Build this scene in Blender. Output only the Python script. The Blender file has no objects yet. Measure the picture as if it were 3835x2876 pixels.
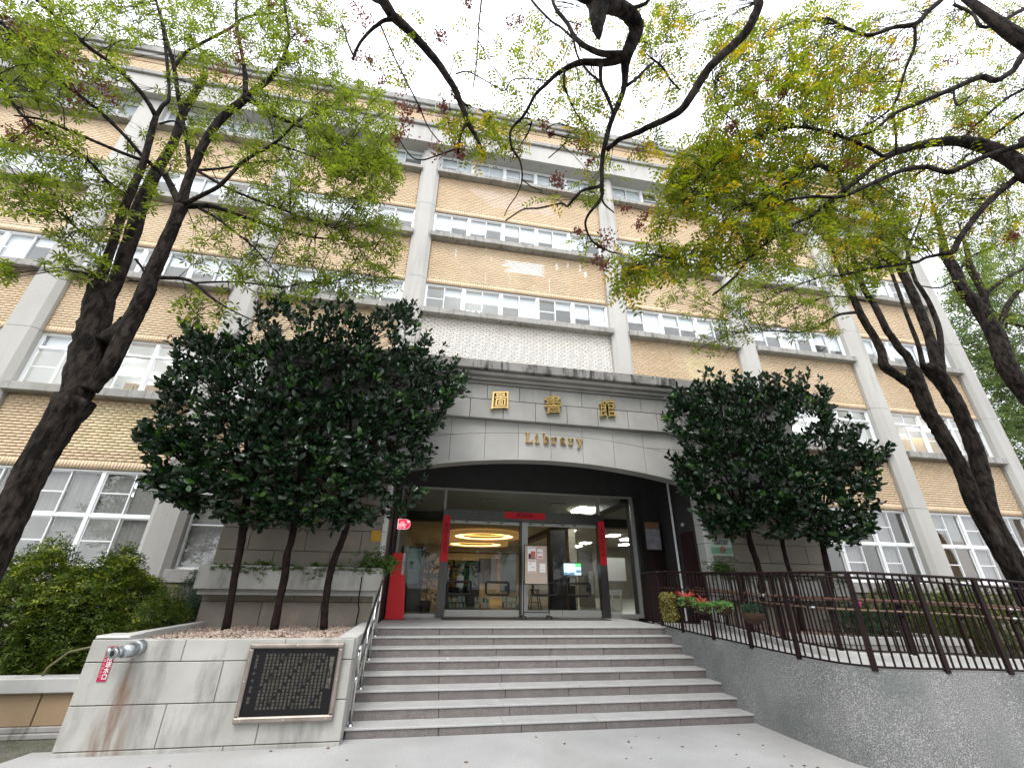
import bpy, math, random
import numpy as np
from mathutils import Matrix, Vector
random.seed(7); RNG = np.random.default_rng(11)
C = bpy.context.scene.collection
SC = bpy.context.scene
# ------------------------------------------------------------------ camera
RM = np.array([[0.98304494, -0.18282901, 0.01400728], [-0.09029472, -0.41618214, 0.90478687], [0.15959171, 0.89071094, 0.42563424]])
CAM = np.array([0.0, 0.0, 2.0]); FPX = 1600.0; CX, CY = 1917.5, 1438.0
cd = bpy.data.cameras.new('camera'); cam = bpy.data.objects.new('camera', cd); C.objects.link(cam)
cd.sensor_width = 36.0; cd.lens = 36.0 * FPX / 3835.0; cd.clip_start = 0.05; cd.clip_end = 2000
mw = Matrix.Identity(4)
for i in range(3):
    mw[i][0] = RM[0][i]; mw[i][1] = RM[1][i]; mw[i][2] = -RM[2][i]; mw[i][3] = CAM[i]
cam.matrix_world = mw; SC.camera = cam
# ------------------------------------------------------------------ sky, sun, exposure (bright overcast)
world = bpy.data.worlds.new('World'); SC.world = world; world.use_nodes = True
wn = world.node_tree; wn.nodes.clear()
sky = wn.nodes.new('ShaderNodeTexSky'); sky.sky_type = 'NISHITA'; sky.sun_disc = False
sky.sun_elevation = math.radians(58); sky.sun_rotation = math.radians(200); sky.dust_density = 4.0; sky.air_density = 1.0
hs = wn.nodes.new('ShaderNodeHueSaturation'); hs.inputs['Saturation'].default_value = 0.25
cl = wn.nodes.new('ShaderNodeMixRGB'); cl.inputs[0].default_value = 0.75; cl.inputs[2].default_value = (11.0, 11.3, 12.0, 1)
bg = wn.nodes.new('ShaderNodeBackground'); bg.inputs['Strength'].default_value = 0.13
wo = wn.nodes.new('ShaderNodeOutputWorld')
wn.links.new(sky.outputs[0], hs.inputs['Color']); wn.links.new(hs.outputs[0], cl.inputs[1])
wn.links.new(cl.outputs[0], bg.inputs['Color']); wn.links.new(bg.outputs[0], wo.inputs[0])
sd = bpy.data.lights.new('sun', 'SUN'); sd.energy = 1.1; sd.angle = math.radians(25); sd.color = (1.0, 0.96, 0.9)
sun = bpy.data.objects.new('sun', sd); C.objects.link(sun)
az, el = math.radians(200), math.radians(58)
sdir = Vector((math.sin(az) * math.cos(el), math.cos(az) * math.cos(el), math.sin(el)))
sun.rotation_euler = sdir.to_track_quat('Z', 'Y').to_euler(); sun.location = (0, -5, 30)
SC.view_settings.view_transform = 'Standard'; SC.view_settings.look = 'None'
SC.view_settings.exposure = 1.08; SC.view_settings.gamma = 1.0; SC.view_settings.use_curve_mapping = False
SC.cycles.use_denoising = True
SC.cycles.max_bounces = 8; SC.cycles.transparent_max_bounces = 12; SC.cycles.diffuse_bounces = 4
SC.cycles.sample_clamp_indirect = 6

# ------------------------------------------------------------------ helpers
def raydir(u, v):
    return np.array([(u - CX) / FPX, -(v - CY) / FPX, 1.0]) @ RM
def at(u, v, Y):                      # point of the photograph (full pixels) on the upright plane y = Y
    d = raydir(u, v); return CAM + d * (Y / d[1])
def ad(x, y, Y):                      # the same for coordinates of the 2212 px wide view
    return at(x * 1.73373, y * 1.73373, Y)
def depth(P): return float((np.array(P) - CAM) @ RM[2])

def link(name, me, parent=None, mats=None):
    o = bpy.data.objects.new(name, me); C.objects.link(o)
    if parent is not None:
        o.parent = parent
        if parent.type == 'EMPTY': o.matrix_parent_inverse = Matrix.Translation(-parent.location)
    return o
def tag(o, label=None, cat=None, group=None, kind=None):
    if label: o['label'] = label
    if cat: o['category'] = cat
    if group: o['group'] = group
    if kind: o['kind'] = kind
    return o
def thing(name, loc, label, cat, group=None):
    o = bpy.data.objects.new(name, None); o.empty_display_size = 0.2; C.objects.link(o); o.location = loc
    return tag(o, label, cat, group)
class MB:
    def __init__(s): s.v = []; s.f = []; s.sm = []
    def add(s, vs, fs, smooth=False):
        n = len(s.v); s.v.extend([tuple(map(float, p)) for p in vs]); s.f.extend([tuple(i + n for i in f) for f in fs]); s.sm.extend([smooth] * len(fs)); return s
    def box(s, x0, x1, y0, y1, z0, z1):
        return s.add([(x0, y0, z0), (x1, y0, z0), (x1, y1, z0), (x0, y1, z0), (x0, y0, z1), (x1, y0, z1), (x1, y1, z1), (x0, y1, z1)],
                     [(0, 3, 2, 1), (4, 5, 6, 7), (0, 1, 5, 4), (1, 2, 6, 5), (2, 3, 7, 6), (3, 0, 4, 7)])
    def bbox(s, x0, x1, y0, y1, z0, z1, b=0.008):    # box with chamfered front edges (front = low y)
        v = [(x0 + b, y0, z0 + b), (x1 - b, y0, z0 + b), (x1 - b, y0, z1 - b), (x0 + b, y0, z1 - b),
             (x0, y0 + b, z0), (x1, y0 + b, z0), (x1, y0 + b, z1), (x0, y0 + b, z1), (x0, y1, z0), (x1, y1, z0), (x1, y1, z1), (x0, y1, z1)]
        return s.add(v, [(0, 1, 2, 3), (4, 5, 1, 0), (5, 6, 2, 1), (6, 7, 3, 2), (7, 4, 0, 3), (8, 9, 5, 4), (9, 10, 6, 5), (10, 11, 7, 6), (11, 8, 4, 7), (9, 8, 11, 10)])
    def prism_y(s, poly, y0, y1):     # poly of (x, z), counter-clockwise seen from the front
        n = len(poly)
        return s.add([(x, y0, z) for x, z in poly] + [(x, y1, z) for x, z in poly],
                     [tuple(range(n)), tuple(range(2 * n - 1, n - 1, -1))] + [((i + 1) % n, i, n + i, n + (i + 1) % n) for i in range(n)])
    def prism_z(s, poly, z0, z1):     # poly of (x, y) ccw seen from above
        n = len(poly)
        z0s = z0 if isinstance(z0, (list, tuple)) else [z0] * n; z1s = z1 if isinstance(z1, (list, tuple)) else [z1] * n
        return s.add([(p[0], p[1], a) for p, a in zip(poly, z0s)] + [(p[0], p[1], a) for p, a in zip(poly, z1s)],
                     [tuple(range(n - 1, -1, -1)), tuple(range(n, 2 * n))] + [(i, (i + 1) % n, n + (i + 1) % n, n + i) for i in range(n)])
    def tube(s, pts, rad, n=8, caps=True, jit=0.0):
        pts = [np.array(p, float) for p in pts]
        if not hasattr(rad, '__len__'): rad = [rad] * len(pts)
        rings = []; up = None
        for i, p in enumerate(pts):
            t = pts[min(i + 1, len(pts) - 1)] - pts[max(i - 1, 0)]; t = t / (np.linalg.norm(t) + 1e-9)
            if up is None:
                up = np.array([0, 0, 1.0]) if abs(t[2]) < 0.9 else np.array([1.0, 0, 0])
            a = np.cross(t, up); a /= np.linalg.norm(a) + 1e-9; b = np.cross(a, t); up = b
            rings.append([p + rad[i] * (1 + (random.uniform(-jit, jit) if jit else 0)) * (math.cos(2 * math.pi * k / n) * a + math.sin(2 * math.pi * k / n) * b) for k in range(n)])
        v = [q for r in rings for q in r]; f = []
        for i in range(len(pts) - 1):
            for k in range(n): f.append((i * n + k, (i + 1) * n + k, (i + 1) * n + (k + 1) % n, i * n + (k + 1) % n))
        base = len(s.v); s.add(v, f, True)
        if caps:
            s.f.append(tuple(base + k for k in range(n))); s.sm.append(False)
            s.f.append(tuple(base + (len(pts) - 1) * n + k for k in range(n - 1, -1, -1))); s.sm.append(False)
        return s
    def lathe(s, prof, c, n=16, axis='z'):
        v = []; f = []
        for r, h in prof:
            for k in range(n):
                a = 2 * math.pi * k / n
                if axis == 'z': v.append((c[0] + r * math.cos(a), c[1] + r * math.sin(a), c[2] + h))
                else: v.append((c[0] + r * math.cos(a), c[1] + h, c[2] + r * math.sin(a)))
        for i in range(len(prof) - 1):
            for k in range(n): f.append((i * n + k, i * n + (k + 1) % n, (i + 1) * n + (k + 1) % n, (i + 1) * n + k))
        return s.add(v, f, True)
    def mesh(s, name, mat):
        me = bpy.data.meshes.new(name); me.from_pydata(s.v, [], s.f)
        if any(s.sm): me.polygons.foreach_set('use_smooth', s.sm)
        if mat: me.materials.append(mat)
        return me
    def build(s, name, mat, parent=None, kind=None, label=None):
        o = link(name, s.mesh(name, mat), parent)
        if kind: o['kind'] = kind
        if label: o['label'] = label
        return o
def fastmesh(name, V, F, mat, smooth=False):
    """V (n,3), F (m,k) arrays of equal-sized faces"""
    me = bpy.data.meshes.new(name); V = np.ascontiguousarray(V, np.float32); F = np.ascontiguousarray(F, np.int32)
    me.vertices.add(len(V)); me.vertices.foreach_set('co', V.ravel())
    me.loops.add(F.size); me.loops.foreach_set('vertex_index', F.ravel())
    me.polygons.add(len(F)); me.polygons.foreach_set('loop_start', np.arange(0, F.size, F.shape[1], dtype=np.int32))
    me.polygons.foreach_set('loop_total', np.full(len(F), F.shape[1], np.int32))
    if smooth: me.polygons.foreach_set('use_smooth', np.ones(len(F), bool))
    me.update(calc_edges=True); me.materials.append(mat); return me
def boxes_mesh(name, B, mat):
    """B rows x0,x1,y0,y1,z0,z1 ; no back face"""
    B = np.array(B, float); n = len(B)
    idx = [(0, 2, 4), (1, 2, 4), (1, 3, 4), (0, 3, 4), (0, 2, 5), (1, 2, 5), (1, 3, 5), (0, 3, 5)]
    V = np.stack([B[:, list(t)] for t in idx], 1).reshape(-1, 3)
    q = np.array([(0, 3, 2, 1), (4, 5, 6, 7), (0, 1, 5, 4), (1, 2, 6, 5), (3, 0, 4, 7)])
    F = (np.arange(n)[:, None, None] * 8 + q[None]).reshape(-1, 4)
    return fastmesh(name, V, F, mat)
_tc = {}
def text_obj(name, s, size, mat, P, parent, rot=(math.pi / 2, 0, 0), ext=0.002, bold=0.0, shear=0.0, align='CENTER', lsp=1.0, sx=1.0, kind=None):
    key = (s, size, ext, bold, shear, align, lsp)
    if key not in _tc:
        cu = bpy.data.curves.new('t', 'FONT'); cu.body = s; cu.size = size; cu.extrude = ext; cu.offset = bold; cu.shear = shear
        cu.align_x = align; cu.align_y = 'CENTER'; cu.space_line = lsp; cu.resolution_u = 2
        t = bpy.data.objects.new('t', cu); C.objects.link(t)
        bpy.context.view_layer.update()
        dg = bpy.context.evaluated_depsgraph_get(); _tc[key] = bpy.data.meshes.new_from_object(t.evaluated_get(dg)); bpy.data.objects.remove(t)
    me = _tc[key].copy(); me.materials.clear(); me.materials.append(mat); me.name = name
    M = Matrix.Translation(Vector(P)) @ Matrix.Rotation(rot[2], 4, 'Z') @ Matrix.Rotation(rot[0], 4, 'X') @ Matrix.Diagonal((sx, 1, 1, 1))
    me.transform(M)
    o = link(name, me, parent)
    if kind: o['kind'] = kind
    return o

# ------------------------------------------------------------------ materials
def mat(name, c1, c2=None, scale=3.0, rough=0.8, bump=0.0, bscale=40, bdist=.02, metal=0.0, spec=0.4, stretch=(1, 1, 1), c3=None, s3=40, f3=0.5, island=0.0, detail=5, streak=None, transl=None, emit=None, contrast=(0.35, 0.65)):
    m = bpy.data.materials.new(name); m.use_nodes = True; nt = m.node_tree; nd = nt.nodes; L = nt.links
    b = nd['Principled BSDF']; b.inputs['Roughness'].default_value = rough; b.inputs['Metallic'].default_value = metal
    b.inputs['Specular IOR Level'].default_value = spec
    b.inputs['Base Color'].default_value = (*c1, 1)
    tc = nd.new('ShaderNodeTexCoord'); col = None
    mp = nd.new('ShaderNodeMapping'); mp.inputs['Scale'].default_value = stretch; L.new(tc.outputs['Object'], mp.inputs[0])
    def mix(fac, a, bcol, mode='MIX'):
        x = nd.new('ShaderNodeMixRGB'); x.blend_type = mode
        if isinstance(fac, (int, float)): x.inputs[0].default_value = fac
        else: L.new(fac, x.inputs[0])
        for i, q in ((1, a), (2, bcol)):
            if isinstance(q, tuple): x.inputs[i].default_value = (*q, 1)
            else: L.new(q, x.inputs[i])
        return x.outputs[0]
    def ramp(src, lo, hi):
        r = nd.new('ShaderNodeMapRange'); L.new(src, r.inputs[0]); r.inputs[1].default_value = lo; r.inputs[2].default_value = hi; return r.outputs[0]
    col = c1
    if c2:
        n = nd.new('ShaderNodeTexNoise'); n.inputs['Scale'].default_value = scale; n.inputs['Detail'].default_value = detail; L.new(mp.outputs[0], n.inputs[0])
        col = mix(ramp(n.outputs['Fac'], *contrast), c1, c2)
    if c3:
        v = nd.new('ShaderNodeTexNoise'); v.inputs['Scale'].default_value = s3; v.inputs['Detail'].default_value = 2; L.new(tc.outputs['Object'], v.inputs[0])
        col = mix(ramp(v.outputs['Fac'], f3, f3 + 0.08), col, c3)
    if streak:                       # (colour, scale xyz, low, high): rain streaks and stains
        sc, s_, lo, hi = streak
        mp2 = nd.new('ShaderNodeMapping'); mp2.inputs['Scale'].default_value = s_; L.new(tc.outputs['Object'], mp2.inputs[0])
        n2 = nd.new('ShaderNodeTexNoise'); n2.inputs['Scale'].default_value = 1; n2.inputs['Detail'].default_value = 6; n2.inputs['Roughness'].default_value = 0.6; L.new(mp2.outputs[0], n2.inputs[0])
        col = mix(ramp(n2.outputs['Fac'], lo, hi), col, sc)
    if island:
        g = nd.new('ShaderNodeNewGeometry'); oi = nd.new('ShaderNodeObjectInfo')
        a = nd.new('ShaderNodeMath'); a.operation = 'ADD'; L.new(g.outputs['Random Per Island'], a.inputs[0]); L.new(oi.outputs['Random'], a.inputs[1])
        fr = nd.new('ShaderNodeMath'); fr.operation = 'FRACT'; L.new(a.outputs[0], fr.inputs[0])
        r = nd.new('ShaderNodeMapRange'); L.new(fr.outputs[0], r.inputs[0]); r.inputs[3].default_value = 1 - island; r.inputs[4].default_value = 1 + island
        h = nd.new('ShaderNodeHueSaturation'); L.new(r.outputs[0], h.inputs['Value'])
        r2 = nd.new('ShaderNodeMapRange'); L.new(fr.outputs[0], r2.inputs[0]); r2.inputs[3].default_value = 0.5 + island * 0.06; r2.inputs[4].default_value = 0.5 - island * 0.06
        L.new(r2.outputs[0], h.inputs['Hue'])
        if isinstance(col, tuple): h.inputs['Color'].default_value = (*col, 1)
        else: L.new(col, h.inputs['Color'])
        col = h.outputs[0]
    if not isinstance(col, tuple): L.new(col, b.inputs['Base Color'])
    if bump:
        n3 = nd.new('ShaderNodeTexNoise'); n3.inputs['Scale'].default_value = bscale; n3.inputs['Detail'].default_value = 4; L.new(mp.outputs[0], n3.inputs[0])
        bp = nd.new('ShaderNodeBump'); bp.inputs['Strength'].default_value = bump; bp.inputs['Distance'].default_value = bdist; L.new(n3.outputs['Fac'], bp.inputs['Height']); L.new(bp.outputs[0], b.inputs['Normal'])
    if transl:
        tr = nd.new('ShaderNodeBsdfTranslucent'); ms = nd.new('ShaderNodeMixShader'); ms.inputs[0].default_value = transl[1]
        h2 = nd.new('ShaderNodeMixRGB'); h2.blend_type = 'MULTIPLY'; h2.inputs[0].default_value = 1; h2.inputs[2].default_value = (*transl[0], 1)
        if isinstance(col, tuple): h2.inputs[1].default_value = (*col, 1)
        else: L.new(col, h2.inputs[1])
        L.new(h2.outputs[0], tr.inputs[0]); L.new(b.outputs[0], ms.inputs[1]); L.new(tr.outputs[0], ms.inputs[2]); L.new(ms.outputs[0], nd['Material Output'].inputs[0])
    if emit:
        b.inputs['Emission Color'].default_value = (*emit[0], 1); b.inputs['Emission Strength'].default_value = emit[1]
    return m
def glass(name, tint=(0.9, 0.93, 0.92), refl=1.0, rough=0.0):
    m = bpy.data.materials.new(name); m.use_nodes = True; nd = m.node_tree.nodes; L = m.node_tree.links; nd.remove(nd['Principled BSDF'])
    t = nd.new('ShaderNodeBsdfTransparent'); t.inputs[0].default_value = (*tint, 1); g = nd.new('ShaderNodeBsdfGlossy'); g.inputs['Roughness'].default_value = rough
    f = nd.new('ShaderNodeFresnel'); f.inputs[0].default_value = 1.52; mu = nd.new('ShaderNodeMath'); mu.operation = 'MULTIPLY'; mu.inputs[1].default_value = refl; mu.use_clamp = True
    ge = nd.new('ShaderNodeNewGeometry'); fb = nd.new('ShaderNodeMath'); fb.operation = 'SUBTRACT'; fb.inputs[0].default_value = 1; L.new(ge.outputs['Backfacing'], fb.inputs[1]); m3 = nd.new('ShaderNodeMath'); m3.operation = 'MULTIPLY'; L.new(mu.outputs[0], m3.inputs[0]); L.new(fb.outputs[0], m3.inputs[1])
    x = nd.new('ShaderNodeMixShader'); L.new(f.outputs[0], mu.inputs[0]); L.new(m3.outputs[0], x.inputs[0]); L.new(t.outputs[0], x.inputs[1]); L.new(g.outputs[0], x.inputs[2]); L.new(x.outputs[0], nd['Material Output'].inputs[0])
    return m
M = {}
M['brick'] = mat('tan_brick', (.57, .42, .27), (.64, .50, .34), .5, .75, .1, 60, island=.07, streak=((.52, .40, .27), (.8, 1, .5), .5, .8))
M['brick_light'] = mat('light_brick', (.62, .49, .29), (.68, .56, .35), 2, .75, .1, 60, island=.12)
M['brick_white'] = mat('cream_brick', (.80, .77, .71), (.76, .72, .65), 2, .6, 0, 60, island=.03)
M['brick_pink'] = mat('pale_pink_brick', (.66, .52, .42), (.62, .48, .36), 3, .7, island=.05)
M['mortar'] = mat('mortar', (.38, .28, .18), (.32, .235, .155), 3, .9)
M['mortar_grey'] = mat('grey_mortar', (.22, .195, .175), None, rough=.9)
M['concrete'] = mat('pilaster_concrete', (.47, .46, .43), (.39, .38, .36), .8, .85, .15, 30, stretch=(1, 1, .35), c3=(.42, .41, .385), s3=25, f3=.55, streak=((.30, .29, .27), (2.5, 2.5, .25), .56, .78))
M['sill'] = mat('sill_concrete', (.36, .35, .33), (.27, .26, .24), 2, .9, .2, 30, streak=((.12, .115, .10), (7, 3, 1.2), .52, .72))
M['cornice'] = mat('stained_cornice', (.27, .26, .245), (.19, .185, .175), 2, .9, .3, 25, streak=((.050, .048, .045), (7, 3, 1.3), .48, .62))
M['roofslab'] = mat('roof_slab_concrete', (.34, .335, .32), (.25, .245, .235), 1.5, .9, .2, 20, streak=((.14, .135, .13), (1.3, 3, 1.2), .52, .75))
M['moulding'] = mat('cornice_moulding', (.30, .29, .27), (.24, .23, .22), 2, .85)
M['stone'] = mat('portal_stone', (.40, .395, .38), (.34, .335, .32), 1.1, .7, .06, 60, island=.05, streak=((.33, .32, .31), (1.2, 1, 1.6), .57, .75))
M['stone_up'] = mat('portal_stone_upper', (.34, .335, .32), (.27, .268, .258), 1.3, .75, .06, 60, island=.07, streak=((.26, .255, .245), (3, 1, .9), .55, .75))
M['pier'] = mat('pier_stone', (.25, .225, .185), (.20, .18, .14), 1.2, .75, .08, 60, island=.05, streak=((.36, .27, .19), (3, 3, 2), .58, .75))  # base colour lowered to hold the shade of the overhanging trees
M['bedstone'] = mat('bed_wall_stone', (.38, .375, .345), (.30, .295, .27), 1.5, .85, .1, 60, island=.04, streak=((.15, .148, .13), (3.2, 3, .9), .52, .76))
M['joint'] = mat('dark_joint', (.06, .058, .055), rough=.9)
M['cap'] = mat('cap_stone', (.46, .455, .44), (.38, .375, .36), 3, .85, .1, 60, streak=((.33, .31, .27), (3, 3, 1), .55, .8))
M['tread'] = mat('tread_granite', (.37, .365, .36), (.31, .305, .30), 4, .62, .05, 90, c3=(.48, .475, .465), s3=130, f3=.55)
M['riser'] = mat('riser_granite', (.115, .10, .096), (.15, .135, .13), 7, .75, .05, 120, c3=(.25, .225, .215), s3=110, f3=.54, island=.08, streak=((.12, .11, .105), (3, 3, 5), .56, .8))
M['paving'] = mat('washed_paving', (.37, .37, .365), (.30, .30, .296), 1.0, .8, .25, 160, c3=(.27, .265, .26), s3=75, f3=.54, streak=((.27, .26, .24), (.7, .5, 1), .52, .85))
M['chip'] = mat('pebbledash', (.165, .165, .162), (.125, .127, .123), 1.4, .85, .3, 160, c3=(.34, .34, .335), s3=72, f3=.515, streak=((.105, .118, .112), (1.0, .8, .8), .52, .80))
M['ramp'] = mat('ramp_surface', (.43, .43, .425), (.36, .36, .355), 3, .8, .3, 120, c3=(.38, .375, .37), s3=90, f3=.56)
M['white'] = mat('white_aluminium', (.80, .81, .82), rough=.35, spec=.5)
M['blind'] = mat('roller_blind', (.82, .83, .83), (.78, .79, .79), 2, .9)
M['curtain'] = mat('grey_beige_curtain', (.30, .28, .255), (.25, .23, .21), 3, .9, stretch=(6, 1, .3))
M['glass'] = glass('window_glass', (.95, .97, .98), 2.0)
M['doorglass'] = glass('door_glass', (.93, .95, .93), .7)
M['dark'] = mat('dark_grey_panel', (.036, .034, .034), (.03, .028, .028), 4, .6)
M['soffit'] = mat('soffit_paint', (.04, .037, .036), rough=.7)
M['steel'] = mat('dark_steel', (.085, .082, .08), (.06, .058, .056), 3, .32, metal=.75, stretch=(20, 20, 1))
M['alu'] = mat('pale_frame', (.34, .34, .32), rough=.4, metal=.3)
M['stainless'] = mat('stainless_tube', (.55, .55, .54), rough=.22, metal=1.0)
M['black'] = mat('black_metal', (.012, .012, .012), rough=.4)
M['maroon'] = mat('maroon_paint', (.024, .008, .009), (.018, .007, .007), 6, .6, .1, 60, spec=.2)
M['iron'] = mat('brown_black_iron', (.017, .007, .007), (.010, .005, .005), 4, .6, .1, 60, spec=.15)
M['wood'] = mat('handrail_wood', (.13, .050, .030), (.09, .036, .022), 6, .5)
M['bamboo'] = mat('handrail_tan_wood', (.18, .115, .07), (.12, .075, .045), 6, .5)
M['red'] = mat('red_plastic', (.58, .012, .018), rough=.45)
M['redpaper'] = mat('red_paper', (.52, .008, .018), rough=.7)
M['ink'] = mat('dark_red_ink', (.24, .004, .010), rough=.7)
M['gold'] = mat('gilt_letter', (.62, .43, .17), rough=.26, metal=.95)
M['goldside'] = M['gold']
M['plaque'] = mat('black_stone_plaque', (.004, .004, .005), rough=.45, spec=.25)
M['plaquetext'] = mat('engraved_gilt', (.11, .10, .075), rough=.6)
M['bronze'] = mat('plaque_frame', (.32, .28, .245), (.24, .205, .18), 5, .33, metal=.7)
M['galv'] = mat('galvanised_inlet', (.42, .45, .46), (.26, .28, .29), 14, .35, metal=.8)
M['bore'] = mat('inlet_bore', (.01, .01, .01), rough=.9)
M['bark'] = mat('dark_bark', (.034, .027, .023), (.007, .006, .005), 11, .95, 1.0, 26, bdist=.06, stretch=(1, 1, .35), spec=.12, contrast=(.40, .60), streak=((.065, .057, .048), (5, 5, 2.2), .60, .74))
M['bark_light'] = mat('grey_bark', (.17, .145, .13), (.08, .065, .058), 7, .95, .9, 18, stretch=(1, 1, .5), spec=.15)
M['bark_thin'] = mat('shrub_bark', (.024, .015, .013), (.012, .008, .007), 9, .95, .6, 30, spec=.1)
M['twig'] = mat('twig_bark', (.026, .020, .018), rough=.95, spec=.1)
M['leaf_a'] = mat('alstonia_leaf', (.105, .135, .020), rough=.5, island=.35, transl=((2.0, 2.1, .9), .5), spec=.3)
M['leaf_b'] = mat('pinnate_leaf', (.125, .165, .014), rough=.5, island=.4, transl=((2.0, 1.9, .6), .5), spec=.3)
M['leaf_y'] = mat('yellow_leaf', (.42, .33, .02), rough=.5, island=.25, transl=((1.5, 1.3, .6), .45), spec=.3)
M['leaf_c'] = mat('far_leaf', (.085, .125, .045), rough=.6, island=.4, transl=((1.5, 1.6, 1.0), .45), spec=.2)
M['leaf_f'] = mat('glossy_ficus_leaf', (.012, .033, .012), rough=.24, island=.4, transl=((1.2, 1.6, .8), .12), spec=.55)
M['leaf_fn'] = mat('young_ficus_leaf', (.050, .12, .020), rough=.3, island=.3, transl=((1.3, 1.5, .8), .25), spec=.5)
M['leaf_h'] = mat('azalea_leaf', (.070, .108, .015), rough=.55, island=.4, transl=((1.5, 1.5, .7), .3), spec=.3)
M['leaf_hy'] = mat('azalea_tip_leaf', (.27, .31, .035), rough=.55, island=.3, transl=((1.4, 1.4, .7), .35), spec=.3)
M['leaf_s'] = mat('narrow_dark_leaf', (.030, .070, .035), rough=.5, island=.3, transl=((1.3, 1.5, .9), .2))
M['leaf_v'] = mat('ivy_leaf', (.075, .14, .030), rough=.45, island=.35, transl=((1.3, 1.5, .8), .25))
M['vine'] = mat('trailing_vine_leaf', (.26, .24, .07), rough=.6, island=.4, transl=((1.3, 1.3, .7), .25))
M['lettuce'] = mat('succulent_leaf', (.16, .32, .09), rough=.5, island=.3, transl=((1.3, 1.4, .8), .25))
M['brom'] = mat('bromeliad_leaf', (.50, .09, .06), rough=.4, island=.3, transl=((1.5, 1, .8), .3))
M['pod'] = mat('dry_seed_pod', (.17, .070, .048), rough=.8, island=.45, transl=((1.6, 1.1, .9), .3))
M['coir'] = mat('coconut_fibre', (.055, .028, .014), (.03, .016, .01), 30, .95, .8, 60)
M['soil'] = mat('dark_soil', (.045, .035, .026), (.07, .055, .04), 5, .95, .8, 30)
M['moss'] = mat('mossy_gravel', (.11, .105, .085), (.06, .07, .035), 3, .95, .8, 60, c3=(.24, .23, .21), s3=60, f3=.58)
M['pebble'] = mat('pale_pebble', (.46, .40, .35), (.26, .17, .12), 22, .7, island=.4)
M['deadleaf'] = mat('dead_leaf', (.13, .065, .035), rough=.8, island=.4)
# ================================================================== ground
g = MB(); g.add([(-200, -200, -0.012), (200, -200, -0.012), (200, 300, -0.012), (-200, 300, -0.012)], [(0, 1, 2, 3)])
g.build('ground', M['moss'], kind='structure')
pv = MB(); pv.prism_z([(-4.62, 7.75), (-5.6, 3.0), (-9.0, -12.0), (30, -12.0), (30, 8.2), (5.5, 8.2), (5.5, 7.76), (-0.92, 7.76), (-0.92, 7.75)], -0.01, 0.028)
pv.build('paving', M['paving'], kind='structure')

# ================================================================== library building
B = thing('library_building', (3, 13, 0), 'long five-storey tan brick building with concrete pilasters and bands of white windows behind the trees', 'building')
PIL = [(-24.0, -23.1), (-18.3, -17.4), (-12.73, -11.83), (-7.2, -6.33), (-1.71, -0.95), (6.18, 6.94), (11.6, 12.46), (17.02, 17.94), (22.56, 23.44)]
BAYS = [(PIL[i][1], PIL[i + 1][0]) for i in range(len(PIL) - 1)]
X0, X1 = -24.0, 23.44
# wall core (mortar coloured backing) with the window bands left open
core = MB()
for z0, z1 in ((4.66, 6.66), (8.62, 10.72), (12.18, 14.27), (15.80, 17.84), (20.0, 21.6)):
    core.box(X0, X1, 13.232, 13.6, z0, z1)
core.box(X0, -4.4, 13.1, 13.6, 0, 2.0); core.box(10.5, X1, 13.1, 13.6, 0, 2.0)
core.box(X1 - .3, X1, 13.3, 24, 0, 21.6); core.box(X0, X1, 23.9, 24.2, 4.8, 21.6)
core.box(X0, X1, 13.6, 24, 21.3, 21.6)
core.build('wall_core', M['mortar'], B)
gm = MB(); gm.box(-0.95, 6.18, 13.2295, 13.2318, 8.62, 10.72); gm.build('grey_mortar_bed', M['mortar_grey'], B)
tan, light, white, pink, single = [], [], [], [], []
PW, PH, GP = .235, .0855, .0125
rr = random.Random(3)
def patch_of(x, z, bay):
    if bay == 4:
        if 9.05 < z < 10.7: return 'w'
        if 13.15 < z < 13.75 and 2.05 + .1 * math.sin(z * 19) < x < 3.55: return 'w'
        if 16.5 < z < 17.45 and .35 + (17.4 - z) * 1.2 < x < 3.4 + (17.4 - z): return 'p'
    if bay == 2 and 5.15 < z < 6.35 and -9.9 + .5 * math.sin(z * 9) < x < -7.9: return 'l'
    if bay == 5 and 9.2 < z < 10.2 and 9.2 < x < 10.5: return 'l'
    return 't'
def brick_band(bx0, bx1, z0, z1, bay, soldier=True):
    z = z0
    if soldier:
        x = bx0 + .006
        while x + .07 < bx1:
            d = rr.uniform(-.0015, .0015)
            tan.append((x, x + .067, 13.222 + d, 13.245, z0 + .004, z0 + .222)); x += .0795
        z += .235
    r = 0
    while z + .06 < z1:
        x = bx0 + .004 - (.1175 if r % 2 else 0)
        while x < bx1 - .02:
            a, b = max(x, bx0 + .004), min(x + PW - (.013 if bay == 4 and z0 < 9 else .006), bx1 - .004)
            if b - a > .03:
                d = rr.uniform(-.002, .002); k = patch_of((a + b) / 2, z, bay)
                bx = (a, b, 13.222 + d, 13.235 if (bay == 4 and z0 < 9) else 13.245, z + .002, z + PH - GP)
                (single if (bay == 2 and z0 < 5 and len(single) < 300 and k == 't' and a > -11.8) else tan if k == 't' else white if k == 'w' else pink if k == 'p' else light).append(bx)
            x += PW
        z += PH; r += 1
for i, (a, b) in enumerate(BAYS):
    if i not in (4,) : brick_band(a, b, 4.66, 6.66, i)
    brick_band(a, b, 8.62 if i != 4 else 8.8, 10.72, i); brick_band(a, b, 12.18, 14.27, i); brick_band(a, b, 15.80, 17.84, i)
link('brick_course', boxes_mesh('brick_course', tan, M['brick']), B)['kind'] = 'stuff'
link('pale_brick_patch', boxes_mesh('pale_brick_patch', light, M['brick_light']), B)['kind'] = 'stuff'
link('cream_brick_panel', boxes_mesh('cream_brick_panel', white, M['brick_white']), B)['kind'] = 'stuff'
link('faded_brick_patch', boxes_mesh('faded_brick_patch', pink, M['brick_pink']), B)['kind'] = 'stuff'
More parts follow.
